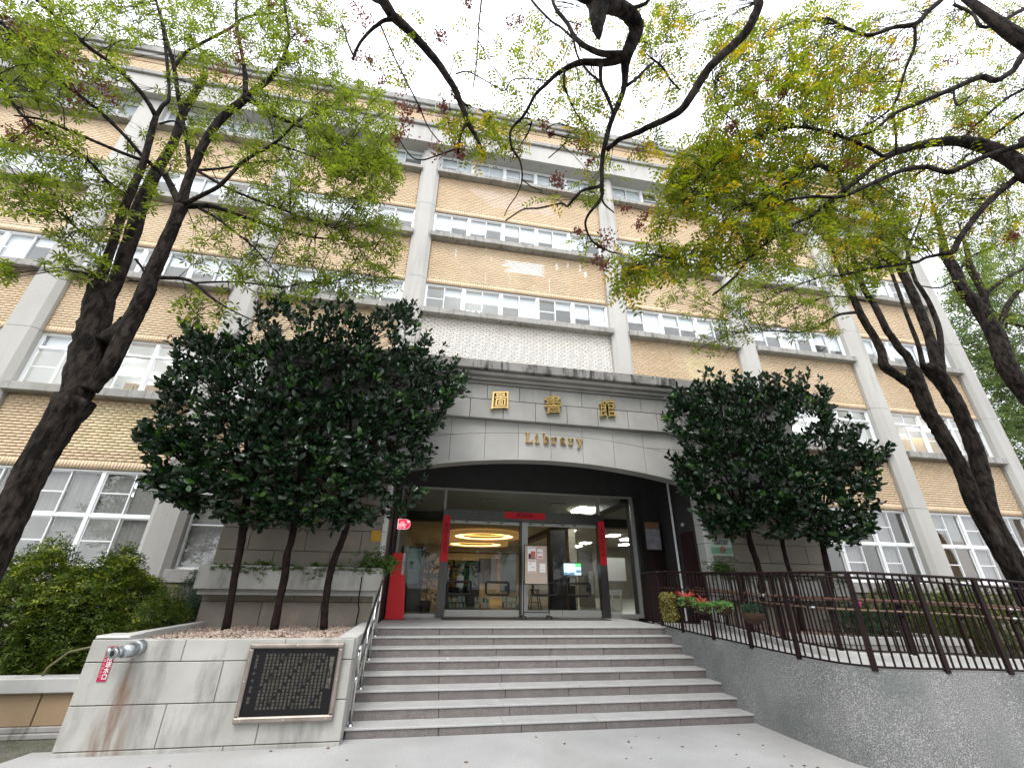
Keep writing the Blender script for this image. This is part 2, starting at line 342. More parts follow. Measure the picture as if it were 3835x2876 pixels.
_bm = {}
for (a, b, y0, y1, z0, z1) in single:
    w = round(b - a, 3)
    if w not in _bm: _bm[w] = boxes_mesh('brick', [(0, w, 0, .024, 0, z1 - z0)], M['brick'])
    o = link('brick', _bm[w], B); o.location = (a, y0, z0)
# lime streaks that have run down the brick of the middle bay
M['lime'] = mat('lime_bloom', (.72, .66, .60), (.62, .54, .46), 9, .9)
ZS = lambda x, y: at(1550 + x / 1.5875, 980 + y / 1.5875, 13.215)
for (x, y0_, y1_, w) in ((425, 65, 130, 3), (562, 40, 90, 3), (571, 90, 130, 2.5), (806, 97, 190, 3), (285, 20, 40, 3), (850, 8, 52, 9), (916, 0, 40, 6), (990, 18, 60, 8), (1020, 60, 95, 9), (330, 55, 68, 4), (715, 135, 148, 3), (905, -60, -20, 4), (460, -30, 0, 4), (250, -80, -20, 5), (430, -110, -60, 5)):
    k = 7; L_, R_ = [], []
    for j in range(k + 1):
        yy = y0_ + (y1_ - y0_) * j / k; ww = w * (.35 + rr.random() * .8) * (1 if 0 < j < k else .3); xx = x + math.sin(j * 1.3 + x) * w * .35
        a_ = ZS(xx - ww, yy); b_ = ZS(xx + ww, yy); L_.append((a_[0], a_[2])); R_.append((b_[0], b_[2]))
    m = MB(); m.add([(p[0], 13.2185, p[1]) for p in L_] + [(p[0], 13.2185, p[1]) for p in R_], [(j, j + 1, k + 2 + j, k + 1 + j) for j in range(k)]); m.build('lime_streak', M['lime'], B)
# parapet brick frieze
fr = []
x = X0
while x < X1 - .08:
    fr.append((x, x + .067, 12.985, 13.02, 21.40, 21.63)); x += .0795
z = 20.5; r = 0
while z < 21.33:
    x = X0 - (.1175 if r % 2 else 0)
    while x < X1 - .1: fr.append((max(x, X0), x + .223, 12.985, 13.02, z, z + .0735)); x += PW
    z += PH; r += 1
link('parapet_brick', boxes_mesh('parapet_brick', fr, M['brick']), B)['kind'] = 'stuff'
pb = MB(); pb.box(X0, X1, 13.005, 13.5, 20.3, 21.64); pb.build('parapet_wall', M['mortar'], B)
# pilasters, cut by a joint at each storey
cuts = [0.0, 4.72, 8.63, 12.25, 15.95, 19.19]
for i, (a, b) in enumerate(PIL):
    for z0, z1 in zip(cuts[:-1], cuts[1:]):
        if i in (4, 5) and z0 < 8: continue
        w = .15
        poly = [(a, 13.4), (a, 13.10), (a + w, 12.98), (b - w, 12.98), (b, 13.10), (b, 13.4)]
        m = MB(); m.prism_z(poly[::1], z0 + (.012 if z0 else 0), z1); m.build('pilaster', M['concrete'], B)
jm = MB()
for i, (a, b) in enumerate(PIL): jm.box(a + .03, b - .03, 13.12, 13.38, 0, 19.15)
jm.build('pilaster_joint', M['joint'], B, kind='stuff')
# sills
for i, (a, b) in enumerate(BAYS):
    for z0, z1 in ((1.94, 2.24), (6.66, 6.90), (10.71, 10.94), (14.27, 14.49), (17.84, 18.03)):
        if z0 < 7 and i == 4: continue
        if z0 < 3 and (i in (4,) ): continue
        xa, xb = a, b
        if z0 < 3 and i == 3: xb = -4.45
        if z0 < 3 and i == 5: xa = 10.55
        e = .05 if z0 > 3 else 0
        m = MB(); m.bbox(xa - e, xb + e, 12.93 if z0 > 3 else 12.85, 13.4, z0, z1, .012); m.build('window_sill', M['sill'], B)
# plinth stones
for (a, b) in ((-24, -18.3), (-18.3, -12.75), (-12.7, -9.8), (-9.78, -7.2), (-7.18, -4.45), (10.55, 13.8), (13.83, 17.0), (17.03, 20.2), (20.23, 23.3)):
    for z0, z1 in ((0.0, .62), (.635, 1.27), (1.285, 1.93)):
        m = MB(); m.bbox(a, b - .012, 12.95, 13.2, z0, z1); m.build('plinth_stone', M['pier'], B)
# eaves beam, ledge and roof slab
m = MB(); m.box(X0, X1 + .1, 12.70, 13.5, 19.2, 20.19); m.build('eaves_beam', M['concrete'], B)
m = MB(); m.bbox(X0, X1 + .2, 12.60, 13.4, 20.19, 20.40, .02); m.build('eaves_ledge', M['sill'], B)
m = MB(); m.bbox(X0, X1 + .2, 12.86, 14.5, 21.64, 21.86, .02); m.bbox(X0, X1 + .3, 12.78, 14.5, 21.863, 22.25, .03); m.build('roof_slab', M['roofslab'], B)
m = MB(); m.tube([(-1.45, 12.9, 22.3), (-1.45, 12.62, 21.9), (-1.43, 12.6, 20.5), (-1.42, 12.68, 19.3)], .012, 6); m.build('lightning_cable', M['alu'], B)

# windows: one frame mesh per kind; panes and blinds are its children
def win_meshes(w, h, kind, wide_left=False):
    f = MB(); panes = []
    def fr(x0, x1, z0, z1, t, ya, yb):
        f.box(x0, x1, ya, yb, z0, z0 + t); f.box(x0, x1, ya, yb, z1 - t, z1); f.box(x0, x0 + t, ya, yb, z0 + t, z1 - t); f.box(x1 - t, x1, ya, yb, z0 + t, z1 - t)
    fr(0, w, 0, h, .048, -.04, .06)
    def tier(z0, z1, rail):
        c = w / 2
        fr(.048, c + .018, z0, z1, .034, -.012, .022); fr(c - .018, w - .048, z0, z1, .03, .0225, .05)
        if rail: f.box(.082, c - .016, -.008, .018, z0 + (z1 - z0) * .5 - .016, z0 + (z1 - z0) * .5 + .016)
        zm = z0 + (z1 - z0) * .5
        if rail: panes.append((.082, c - .016, zm + .016, z1 - .034, .006)); panes.append((.082, c - .016, z0 + .034, zm - .016, .006))
        else: panes.append((.082, c - .016, z0 + .034, z1 - .034, .006))
        panes.append((c + .012, w - .078, z0 + .03, z1 - .03, .036))
    if kind == 'U': tier(.048, h - .048, True)
    elif kind == 'T':
        f.box(.048, w - .048, -.035, .055, h * .70, h * .70 + .05); tier(.048, h * .70, True); tier(h * .70 + .05, h - .048, False)
    elif kind == 'G':
        f.box(.048, w - .048, -.035, .055, h * .495, h * .495 + .08); tier(.048, h * .495, True); tier(h * .495 + .08, h - .048, True)
    elif kind == 'N':
        panes.append((.048, w - .048, .048, h * .45, 0.006)); f.box(.048, w - .048, -.02, .03, h * .45, h * .45 + .03); panes.append((.048, w - .048, h * .45 + .03, h * .78, .006))
        f.box(.048, w - .048, -.03, .04, h * .78, h * .78 + .06); panes.append((.048, w - .048, h * .78 + .06, h - .048, .006))
    fm = f.mesh('window', M['white'])
    pm = []
    for (x0, x1, z0, z1, y) in panes:
        q = MB(); q.box(x0 - .004, x1 + .004, y, y + .006, z0 - .004, z1 + .004); pm.append(q.mesh('pane', M['glass']))
    return fm, pm
_wc = {}
rw = random.Random(21)
_bl = {}
def put_window(x, z, w, h, kind, blind=None):
    key = (round(w, 2), round(h, 2), kind)
    if key not in _wc: _wc[key] = win_meshes(key[0], key[1], kind)
    fm, pms = _wc[key]
    o = link('window', fm, B); o.location = (x, 13.31, z)
    for p in pms: c = C.objects.link; q = bpy.data.objects.new('pane', p); C.objects.link(q); q.parent = o
    for (fx0, fx1, drop, mt) in (blind or []):
        k2 = (fx0, fx1, round(drop, 2), key, mt)
        if k2 not in _bl:
            b_ = MB(); b_.box(w * fx0 + .03, w * fx1 - .03, .10, .108, h * (1 - drop), h - .04)
            if mt == 'blind': b_.box(w * fx0 + .03, w * fx1 - .03, .095, .112, h * (1 - drop) - .02, h * (1 - drop))
            _bl[k2] = b_.mesh('blind', M[mt])
        q = bpy.data.objects.new('blind', _bl[k2]); C.objects.link(q); q.parent = o
for i, (a, b) in enumerate(BAYS):
    n = 5 if i == 4 else 3; w = (b - a) / n
    for k in range(n):
        x = a + k * w
        for z, h in ((10.95, 1.22), (14.50, 1.29), (18.04, 1.15)):
            u = rw.random()
            d1 = rw.choice((.45, .55, .5, .95, .6)); d2 = rw.choice((.35, .5, .42, .95, .3, .6))
            put_window(x, z, w - .008, h, 'U', [(0, .5, d1, 'blind'), (.5, 1, d2, 'blind')] if u < .85 else [(.5, 1, .3, 'blind')])
        if i != 4:
            bl = []
            if rw.random() < .35: bl = [(0, .5, .30, 'blind')]
            if rw.random() < .35: bl = bl + [(.5, 1, .32, 'blind')]
            put_window(x, 6.905, w - .008, 1.715, 'T', bl)
        if i in (0, 1, 2, 6, 7):
            r_ = rw.random()
            bl = [(0, .5, .5, 'curtain'), (.5, 1, .5 if r_ < .6 else .97, 'blind' if r_ < .4 else 'curtain')] if i < 3 else ([(0, .5, .97 if r_ < .5 else .3, 'curtain')] + ([(.5, 1, .4, 'curtain')] if r_ > .6 else []))
            put_window(x, 2.25, w - .008, 2.40, 'G', bl)
put_window(-6.32, 2.25, .97, 2.40, 'N', [(0, 1, .97, 'curtain')])
m = MB(); m.box(-5.34, -4.42, 13.232, 13.6, 2.24, 4.655); m.build('mortar_bed', M['mortar'], B)
st = []
z = 2.26; r = 0
while z < 4.6:
    x = -5.33 - (.1175 if r % 2 else 0)
    while x < -4.5: st.append((max(x, -5.33), x + .223, 13.222, 13.24, z, z + .0735)); x += PW
    z += PH; r += 1
link('side_brick_strip', boxes_mesh('side_brick_strip', st, M['brick']), B)['kind'] = 'stuff'
# rooms behind the windows
M['room'] = mat('room_wall', (.66, .66, .65), (.58, .58, .56), .6, .9)
M['roomceil'] = mat('room_ceiling', (.80, .80, .79), rough=.9)
M['roomtan'] = mat('room_tan_board', (.50, .34, .14), rough=.8)
M['tubelight'] = mat('tube_light', (1, 1, 1), emit=((1, .98, .93), 9.0))
for zf, zt, dep in ((2.0, 4.663, 4.5), (6.5, 8.625, 5.0), (10.7, 12.185, 4.0), (14.2, 15.805, 4.0), (17.8, 19.21, 4.0)):
    segs = ((X0 + .3, -4.5), (10.55, X1 - .35)) if zf < 3 else ((X0 + .3, X1 - .35),)
    for xa, xb in segs:
        m = MB(); m.box(xa, xb, 13.45 + dep, 13.55 + dep, zf, zt); m.box(xa, xb, 13.62, 13.45 + dep, zf - .05, zf + .02); m.build('room_wall', M['room'], B)
        m = MB(); m.box(xa, xb, 13.62, 13.45 + dep, zt, zt + .06); m.build('room_ceiling', M['roomceil'], B)
    mp = MB()
    for (a, b) in PIL: mp.box(a + .2, b - .2, 13.62, 13.44 + dep, zf + .03, zt - .005)
    if zf > 3: mp.build('room_partition', M['room'], B)
    if True:
        for (a, b) in BAYS:
            if zf == 2.0 and -6.4 < a < 10: continue
            for fx in ((.25, .72) if zf == 6.5 else (.5,)):
                for yy in ((14.5, 15.7, 16.9) if zf == 6.5 else (15.2, 17) if zf < 3 else (16.2,)):  # tubes above the second storey are added to brighten the rooms
                    xx = a + (b - a) * fx
                    t = MB()
                    for kk in range(2): t.box(xx - .6, xx + .6, yy + kk * .12, yy + kk * .12 + .045, zt - .09, zt - .05)
                    t.build('ceiling_and_fill_light', M['tubelight'], B)
m = MB(); m.box(-10.1, -8.7, 14.6, 14.7, 7.05, 7.75); bd = m.build('hanging_board', M['roomtan'], B)
text_obj('lettering', '12', .28, M['black'], (-9.75, 14.59, 7.55), bd)
m = MB(); m.box(18.9, 22.4, 14.9, 15.0, 6.5, 8.3); m.build('tan_partition', M['roomtan'], B)
t = MB()
for k in range(3): t.box(.66 + k * .22, .74 + k * .22, 13.9, 13.94, 11.25, 11.62)
t.build('desk_lamp', M['tubelight'], B)

# ================================================================== entrance portal
M['corner'] = mat('pale_corner_stone', (.62, .62, .61), (.56, .56, .55), 3, .7)
YU, YL = 10.48, 10.62            # face of the upper and of the lower course
P = thing('entrance_portal', (3.06, 10.6, 0), 'grey stone-clad entrance portico with shallow arch and black-streaked cornice in front of the brick building', 'portico')
XL, XR, XA = -4.38, 10.5, 3.06
def arch(x, off=0.0): return 4.96 + off - (x - XA) ** 2 / (2 * (17.6 + off))
OL, OR = -0.96, 7.08
back = MB()
n = 24; xs = [OL + (OR - OL) * i / n for i in range(n + 1)]
back.prism_y([(XL + .02, 6.9), (XL + .02, 4.4)] + [(OL - .001, 4.4)] + [(x, arch(x) + .02) for x in xs] + [(OR + .001, 4.4), (XR - .02, 4.4), (XR - .02, 6.9)], 10.66, 11.0)
back.build('lintel_core', M['joint'], P)
for ca, cb in ((XL + .03, OL - .03), (OR + .03, XR - .03)): core2 = MB(); core2.box(ca, cb, 10.66, 13.2, 0, 6.8); core2.build('pier_core', M['joint'], P)
JW = .885; J0 = 2.1
sm = random.Random(5)
# course 1 and 2 (upper face), straight stones
for (z0, z1, sh) in ((6.50, 6.92, 0), (5.96, 6.485, .5)):
    x = J0 + sh * JW - 9 * JW
    while x < XR:
        a, b = max(x, XL), min(x + JW - .012, XR)
        if b - a > .1:
            m = MB(); m.bbox(a, b, YU, 10.70, z0, z1, .006); m.build('stone', M['stone_up'], P)
        x += JW
def stone_poly(a, b, lo, hi, y0, matn, k=5):
    hi0 = hi; hi = lambda q: max(hi0(q), lo(q) + .001)
    xs_ = [a + (b - a) * i / k for i in range(k + 1)]
    poly = [(x, lo(x)) for x in xs_] + [(x, hi(x)) for x in reversed(xs_)]
    if max(hi(x) - lo(x) for x in xs_) < .02: return
    m = MB(); m.prism_y(poly, y0, 10.70); m.build('stone', matn, P)
x = J0 - 9 * JW
while x < XR:
    a, b = max(x, XL), min(x + JW - .010, XR)
    if b - a > .08:
        if a >= OL - .8 and b <= OR + .9:
            aa, bb = max(a, OL), min(b, OR)
            h1 = lambda q: 5.945
            j = lambda q: arch(q, .73)
            mid = 5.42
            if bb - aa > .05:
                stone_poly(aa, bb, lambda q: arch(q), lambda q: arch(q, .73) - .010, YL, M['stone'])
                if min(j(aa), j(bb)) > 5.5: stone_poly(aa, bb, j, h1, YL, M['stone'])
                else:
                    stone_poly(aa, bb, lambda q: max(5.50, j(q)), h1, YL, M['stone']); stone_poly(aa, bb, j, lambda q: 5.488, YL, M['stone'])
            for (c0, c1) in ((a, min(b, OL - .012)), (max(a, OR + .012), b)):
                if c1 - c0 > .06:
                    for z0, z1 in ((5.50, 5.945), (5.03, 5.488), (4.51, 5.018)): m = MB(); m.bbox(c0, c1, YL, 10.70, z0, z1, .006); m.build('stone', M['stone'], P)
        else:
            for z0, z1 in ((5.50, 5.945), (5.03, 5.488), (4.51, 5.018)): m = MB(); m.bbox(a, b, YL, 10.70, z0, z1, .006); m.build('stone', M['stone'], P)
    x += JW
# pier stones in running bond
zr = [0.0, .62, 1.10, 1.62, 2.10, 2.60, 3.05, 3.53, 4.02, 4.50]
for (pa, pb_) in ((XL, OL), (OR, XR)):
    for r in range(len(zr) - 1):
        x = pa - (.55 if r % 2 else 0.0)
        while x < pb_ - .05:
            a, b = max(x, pa), min(x + 1.15, pb_)
            if pb_ - b < .2: b = pb_
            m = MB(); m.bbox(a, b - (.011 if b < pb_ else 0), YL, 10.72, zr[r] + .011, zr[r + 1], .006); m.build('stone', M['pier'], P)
            x = x + 1.15 if b < pb_ else pb_ + 1
        # return face towards the opening
        e0, e1 = (OL - .10, OL) if pa < 0 else (OR, OR + .10)
        m = MB(); m.box(e0, e1, 10.722, 11.05, zr[r] + .011, zr[r + 1]); m.build('stone', M['stone'], P)
for (e0, e1) in ((OL - .095, OL + .003), (OR - .003, OR + .115)):
    for r in range(len(zr) - 1): m = MB(); m.bbox(e0, e1, YL - .004, 10.72, zr[r] + .011, zr[r + 1], .005); m.build('corner_stone', M['corner'], P)
m = MB()
m.prism_y([(x, arch(x) - .005) for x in xs] + [(x, arch(x) + .05) for x in reversed(xs)], 10.63, 11.02)
m.build('arch_soffit', M['alu'], P)
m = MB(); m.bbox(XL - .12, XR + .12, 10.12, 13.1, 7.22, 7.50, .02); m.build('cornice', M['cornice'], P)
m = MB(); m.bbox(XL - .05, XR + .05, 10.22, 13.05, 7.10, 7.22, .02); m.bbox(XL - .02, XR + .02, 10.33, 13.05, 7.0, 7.098, .01); m.bbox(XL, XR, 10.42, 13.05, 6.93, 6.998, .01); m.build('cornice_moulding', M['moulding'], P)
m = MB(); m.box(OL - .02, OR + .02, 11.02, 13.3, 5.55, 5.65); m.build('porch_ceiling', M['soffit'], P)
m = MB(); m.box(OL - .02, OR + .02, 13.02, 13.2, 4.60, 5.55); m.box(6.30, OR + .02, 13.02, 13.2, 1.2, 4.6); m.box(OL - .02, -.86, 13.02, 13.2, 1.2, 4.6); m.build('fascia_panel', M['dark'], P)
m = MB(); m.box(OL - .03, OL + .005, 11.05, 13.02, 1.2, 5.55); m.build('reveal_panel', M['dark'], P); m = MB(); m.box(OR - .005, OR + .03, 11.05, 13.02, 1.2, 5.55); m.build('reveal_panel', M['dark'], P)
m = MB(); m.box(-1.0, -.90, 11.95, 12.32, 1.2, 5.5); m.build('maroon_jamb', M['maroon'], P)
m = MB(); m.box(6.94, 6.98, 11.9, 11.94, 1.2, 4.9); m.build('white_conduit', M['white'], P)
m = MB(); m.box(7.03, 7.07, 11.15, 11.75, 1.2, 3.4); m.build('side_door', M['maroon'], P)
m = MB(); m.lathe([(.001, .0), (.05, .0), (.06, .05), (.03, .1), (.001, .1)], (6.95, 11.4, 3.55), 10); m.build('camera_dome', M['alu'], P)
# gilt characters
for s, x, z, sz in (('圖', 1.55, 6.44, .58), ('書', 3.01, 6.44, .58), ('館', 4.58, 6.46, .58)):
    o = text_obj('gilt_character', s, sz, M['gold'], (x, 10.43, z), P, ext=.04, bold=.004, shear=.04, sx=.90)
    for v in o.data.vertices:        # brush-written slant: strokes rise to the right and spread towards the foot
        dx, dz = v.co.x - x, v.co.z - z; v.co.z += .13 * dx - .25 * dx * dx + .012 * math.sin(dz * 17); v.co.x += dx * (-.18 * dz) + .012 * math.sin(dz * 11 + x)
def serif_letter(ch):
    """strokes of a bold typewriter-like serif face, unit x-height 1"""
    S = {'L': ([[(0.15, 0, .13), (0.15, 1.5, .13)]], [(-.05, .45, 0), (-.05, .4, 1.5)], [(0.15, .06, .95, .06)]),}
    return S
def poly_letter(m, strokes, ox, oz, s, y0, y1):
    for pts, w in strokes:
        for (a, b) in zip(pts[:-1], pts[1:]):
            ax, az = a; bx, bz = b; dx, dz = bx - ax, bz - az; l = math.hypot(dx, dz) + 1e-6; nx, nz = -dz / l * w / 2, dx / l * w / 2; ex, ez = dx / l * w * .25, dz / l * w * .25
            m.prism_y([(ox + s * p, oz + s * q) for p, q in ((ax + nx - ex, az + nz - ez), (ax - nx - ex, az - nz - ez), (bx - nx + ex, bz - nz + ez), (bx + nx + ex, bz + nz + ez))], y0, y1)
LET = {
 'L': [([(.25, 0), (.25, 1.45)], .2), ([(.02, .05), (.95, .05)], .11), ([(.02, 1.42), (.5, 1.42)], .1), ([(.92, 0), (.95, .42)], .1)],
 'i': [([(.4, 0), (.4, .95)], .19), ([(.1, .05), (.7, .05)], .1), ([(.15, .95), (.45, .95)], .1), ([(.34, 1.28), (.46, 1.28)], .2)],
 'b': [([(.2, 0), (.2, 1.45)], .17), ([(0, 1.42), (.25, 1.42)], .1), ([(.2, .75), (.45, .95), (.68, .85), (.8, .5), (.68, .13), (.45, .03), (.2, .15)], .16)],
 'r': [([(.25, 0), (.25, .92)], .18), ([(.02, .05), (.6, .05)], .1), ([(.02, .92), (.3, .92)], .1), ([(.25, .6), (.45, .88), (.68, .9), (.72, .78)], .14)],
 'a': [([(.1, .8), (.3, .95), (.55, .9), (.62, .7), (.62, .1), (.8, .04)], .15), ([(.62, .55), (.3, .5), (.1, .28), (.22, .05), (.42, .05), (.62, .2)], .15)],
 'y': [([(.1, .92), (.45, .08)], .17), ([(.78, .92), (.3, -.38), (.08, -.42)], .13), ([(-.03, .93), (.32, .93)], .09), ([(.6, .93), (.92, .93)], .09)]}
for k, ch in enumerate('Library'):
    ox = 2.29 + k * .2345; oz = 5.40 + k * .003
    m = MB(); y0 = YL - .055
    for q, st_ in enumerate(LET[ch]): poly_letter(m, [(st_[0], st_[1] * 1.3)], ox, oz, .185, y0 - q * .0012, YL - .004 + q * .001)
    m.build('gilt_letter', M['gold'], P)

# planter boxes along the piers
def planter(x0, x1, label, grp='stone planter ledges on the portico piers'):
    T = thing('planter_box', ((x0 + x1) / 2, 10.3, 1.75), label, 'planter', grp)
    m = MB(); m.bbox(x0 - .03, x1 + .06, 10.16, 10.28, 1.85, 2.29, .012); m.box(x1 - .06, x1 + .06, 10.28, 10.6, 1.85, 2.29); m.box(x0 - .03, x0 + .08, 10.28, 10.6, 1.85, 2.29); m.box(x0, x1, 10.2, 10.6, 1.85, 1.9); m.build('trough', M['bedstone'], T)
    m = MB(); m.bbox(x0, x1, 10.30, 10.6, 1.75, 1.85, .01); m.build('bracket_moulding', M['cap'], T)
    m = MB(); m.box(x0 + .08, x1 - .06, 10.28, 10.6, 2.15, 2.2); m.build('soil', M['soil'], T)
    return T
planter(XL, OL + .02, 'long stone planter ledge on the left pier behind three slim trunks')
planter(OR - .1, XR, 'stone planter ledge on the right pier under the no-smoking sign')

# ================================================================== stairs
S = thing('entrance_stairs', (2.3, 9, 0), 'wide granite steps with pale nosings rising to the glass entrance', 'stairs')
NY = [7.755, 8.11, 8.49, 8.89, 9.24, 9.61, 9.965, 10.20]
jr = random.Random(9)
for i, y in enumerate(NY):
    z = .15 * (i + 1); yb = NY[i + 1] + .05 if i < 7 else 13.3
    # riser slabs
    xs_ = [-.90, .62 + .02 * (i % 2), 1.83 + .06 * i * 0, 2.93, 4.10, 5.12, 5.50]
    xs_ = [-.90, .40, 1.50, 2.60, 3.70, 4.80, 5.52] if i else [-.9, .40, 1.62, 2.95, 4.2, 5.52]
    for a, b in zip(xs_[:-1], xs_[1:]):
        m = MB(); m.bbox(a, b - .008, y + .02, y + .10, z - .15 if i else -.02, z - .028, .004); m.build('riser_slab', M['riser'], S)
    xt = [-.92, 1.35 + .05 * (i % 3), 2.8 + .1 * (i % 2), 5.54]
    for a, b in zip(xt[:-1], xt[1:]):
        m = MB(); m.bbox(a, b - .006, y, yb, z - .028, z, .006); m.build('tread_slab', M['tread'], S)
m = MB()
for i, y in enumerate(NY): m.box(-.89, 5.5, y + .09, 13.2, (.15 * i if i else -.05), .15 * (i + 1) - .029)
m.build('stair_core', M['joint'], S)
m = MB(); m.box(.5, 4.9, 12.05, 12.85, 1.202, 1.214); tag(m.build('door_mat', M['dark']), 'long dark grey mat lying in front of the glass doors', 'mat')
# ================================================================== glass entrance
D = thing('glass_entrance', (2.7, 13, 1.2), 'wide glazed entrance with two pairs of glass doors in dark steel under the portico', 'entrance')
def part(name, mt, par, *bx, kind=None, label=None):
    m = MB()
    for b in bx: m.box(*b)
    return m.build(name, mt, par, kind=kind, label=label)
part('top_frame', M['alu'], D, (-.86, 6.28, 12.99, 13.06, 4.54, 4.60))
part('side_frame', M['alu'], D, (6.18, 6.28, 12.98, 13.06, 1.2, 4.54))
part('side_frame', M['steel'], D, (6.28, 6.42, 12.90, 13.02, 1.2, 4.6))
part('side_frame', M['alu'], D, (-.86, -.80, 12.98, 13.06, 1.2, 4.54))
part('steel_post', M['steel'], D, (.36, .58, 12.84, 13.06, 1.2, 3.70))
part('steel_post', M['steel'], D, (5.0, 5.22, 12.84, 13.06, 1.2, 3.70))
part('steel_post', M['steel'], D, (2.62, 2.68, 12.92, 13.06, 1.2, 3.70))
part('centre_post', M['alu'], D, (2.69, 2.86, 12.94, 13.06, 1.2, 3.70))
part('header_beam', M['steel'], D, (.36, 5.22, 12.84, 13.06, 3.70, 3.97))
part('mullion', M['alu'], D, (.36, .43, 12.98, 13.05, 3.97, 4.54)); part('mullion', M['alu'], D, (5.06, 5.16, 12.98, 13.05, 3.97, 4.54))
part('bottom_frame', M['alu'], D, (-.8, .36, 12.96, 13.05, 1.2, 1.29)); part('bottom_frame', M['alu'], D, (5.22, 6.18, 12.96, 13.05, 1.2, 1.30))
part('pane', M['doorglass'], D, (-.8, .36, 13.0, 13.01, 1.29, 4.54)); part('pane', M['doorglass'], D, (5.22, 6.18, 13.0, 13.01, 1.30, 4.54))
part('pane', M['doorglass'], D, (.43, 2.70, 13.0, 13.01, 3.97, 4.54)); part('pane', M['doorglass'], D, (2.71, 5.06, 13.0, 13.01, 3.97, 4.54))
def rounded_loop(m, x0, x1, z0, z1, y, r=.06, t=.032):
    pts = []
    for cx_, cz_, a0 in ((x1 - r, z1 - r, 0), (x0 + r, z1 - r, 90), (x0 + r, z0 + r, 180), (x1 - r, z0 + r, 270)):
        for k in range(4):
            a = math.radians(a0 + k * 30); pts.append((cx_ + r * math.cos(a), y, cz_ + r * math.sin(a)))
    pts.append(pts[0]); m.tube(pts, t, 6, caps=False)
for i, (a, b, hx) in enumerate(((.585, 1.597, (.60, 1.29)), (1.603, 2.615, (1.66, 2.33)), (2.865, 3.845, (2.98, 3.72)), (3.855, 4.995, (3.98, 4.7)))):
    dr = part('door_leaf', M['alu'], D, (a, b, 12.97, 13.02, 1.225, 1.385))
    part('top_rail', M['alu'], dr, (a, b, 12.97, 13.02, 3.60, 3.69))
    part('pane', M['doorglass'], dr, (a + .004, b - .004, 12.992, 13.002, 1.385, 3.60))
    m = MB(); rounded_loop(m, hx[0] + .02, hx[1] - .02, 1.76, 2.07, 12.93); m.box(hx[1] - .12, hx[1] - .05, 12.93, 12.96, 1.85, 1.99); m.build('handle', M['black'], dr)
    part('hinge', M['black'], dr, (a + .42, a + .50, 12.955, 12.969, 3.63, 3.66)); part('hinge', M['black'], dr, (a + .05, a + .12, 12.955, 12.969, 3.63, 3.66))

# red paper banners pasted on the frame
def banner(x0, x1, z0, z1, txt, label, vert=True):
    o = part('paper_banner', M['redpaper'], None, (x0, x1, 12.822, 12.836, z0, z1))
    tag(o, label, 'banner', 'red paper banners on the door frame')
    s = '\n'.join(txt) if vert else txt
    text_obj('lettering', s, .15 if vert else .13, M['ink'], ((x0 + x1) / 2, 12.819, (z0 + z1) / 2), o, ext=.001, bold=.003, lsp=1.1)
banner(.37, .565, 2.56, 3.79, '春滿人間福', 'vertical red paper banner down the left door post')
banner(5.01, 5.21, 2.56, 3.79, '喜臨大地來', 'vertical red paper banner down the right door post')
banner(2.14, 3.36, 3.77, 3.95, '喜迎新春', 'horizontal red paper banner across the middle of the header beam', False)

# ---------------- lobby behind the glass
LB = thing('library_lobby', (3, 16, 1.2), 'lit lobby behind the glass doors with glowing oval ceiling coves', 'lobby')
M['lobwall'] = mat('lobby_wall', (.34, .32, .28), (.30, .28, .24), 2, .8)
M['lobceil'] = mat('lobby_ceiling', (.40, .38, .32), rough=.9)
M['lobfloor'] = mat('lobby_floor', (.30, .29, .26), rough=.35)
M['travertine'] = mat('banded_stone', (.34, .30, .24), (.24, .21, .165), 3, .6, stretch=(.6, .6, 7))
M['warm'] = mat('warm_cove_light', (1, .8, .4), emit=((1, .58, .18), 3.2))
M['warmdim'] = mat('cove_shelf', (.55, .38, .20), rough=.7, emit=((1, .55, .2), .10))  # no lamp: its faint glow stands for cove light on the shelf
M['tube2'] = mat('lobby_tube_light', (1, 1, 1), emit=((1, 1, .95), 12.0))
M['paleteal'] = mat('pale_teal_wall', (.40, .46, .45), rough=.8)
M['paper'] = mat('white_paper', (.78, .77, .76), rough=.8)
part('floor', M['lobfloor'], LB, (-4, 18, 13.2, 34, 1.1, 1.19))
part('ceiling', M['lobceil'], LB, (-4, 18, 13.25, 34, 4.66, 4.72))
part('back_wall', M['lobwall'], LB, (-4, 18, 33.9, 34, 1.2, 4.66), (-1.05, -.95, 13.25, 34, 1.2, 4.66), (17.9, 18, 13.25, 34, 1.2, 4.66))
part('beam', M['dark'], LB, (-4, 18, 18.2, 18.6, 4.30, 4.66), (6.0, 6.5, 13.3, 30, 4.45, 4.66))
for (cx_, cy_, rx, ry) in ((3.1, 25.6, 2.1, 2.3), (3.2, 31.0, 2.2, 2.0)):
    m = MB(); N = 36
    for (r0, r1, z_, mt) in ((0.62, .70, 4.50, 'w'),):
        v = [(cx_ + rx * r * math.cos(2 * math.pi * k / N), cy_ + ry * r * math.sin(2 * math.pi * k / N), zz) for r, zz in ((.58, 4.50), (.78, 4.48)) for k in range(N)]
        m.add(v, [(k, (k + 1) % N, N + (k + 1) % N, N + k) for k in range(N)])
    m.build('cove_light', M['warm'], LB)
    m = MB(); v = [(cx_ + rx * r * math.cos(2 * math.pi * k / N), cy_ + ry * r * math.sin(2 * math.pi * k / N), zz) for r, zz in ((.79, 4.46), (1.0, 4.42), (1.02, 4.62)) for k in range(N)]
    m.add(v, [(j * N + k, j * N + (k + 1) % N, (j + 1) * N + (k + 1) % N, (j + 1) * N + k) for j in range(2) for k in range(N)]); m.build('cove_ring', M['warmdim'], LB)
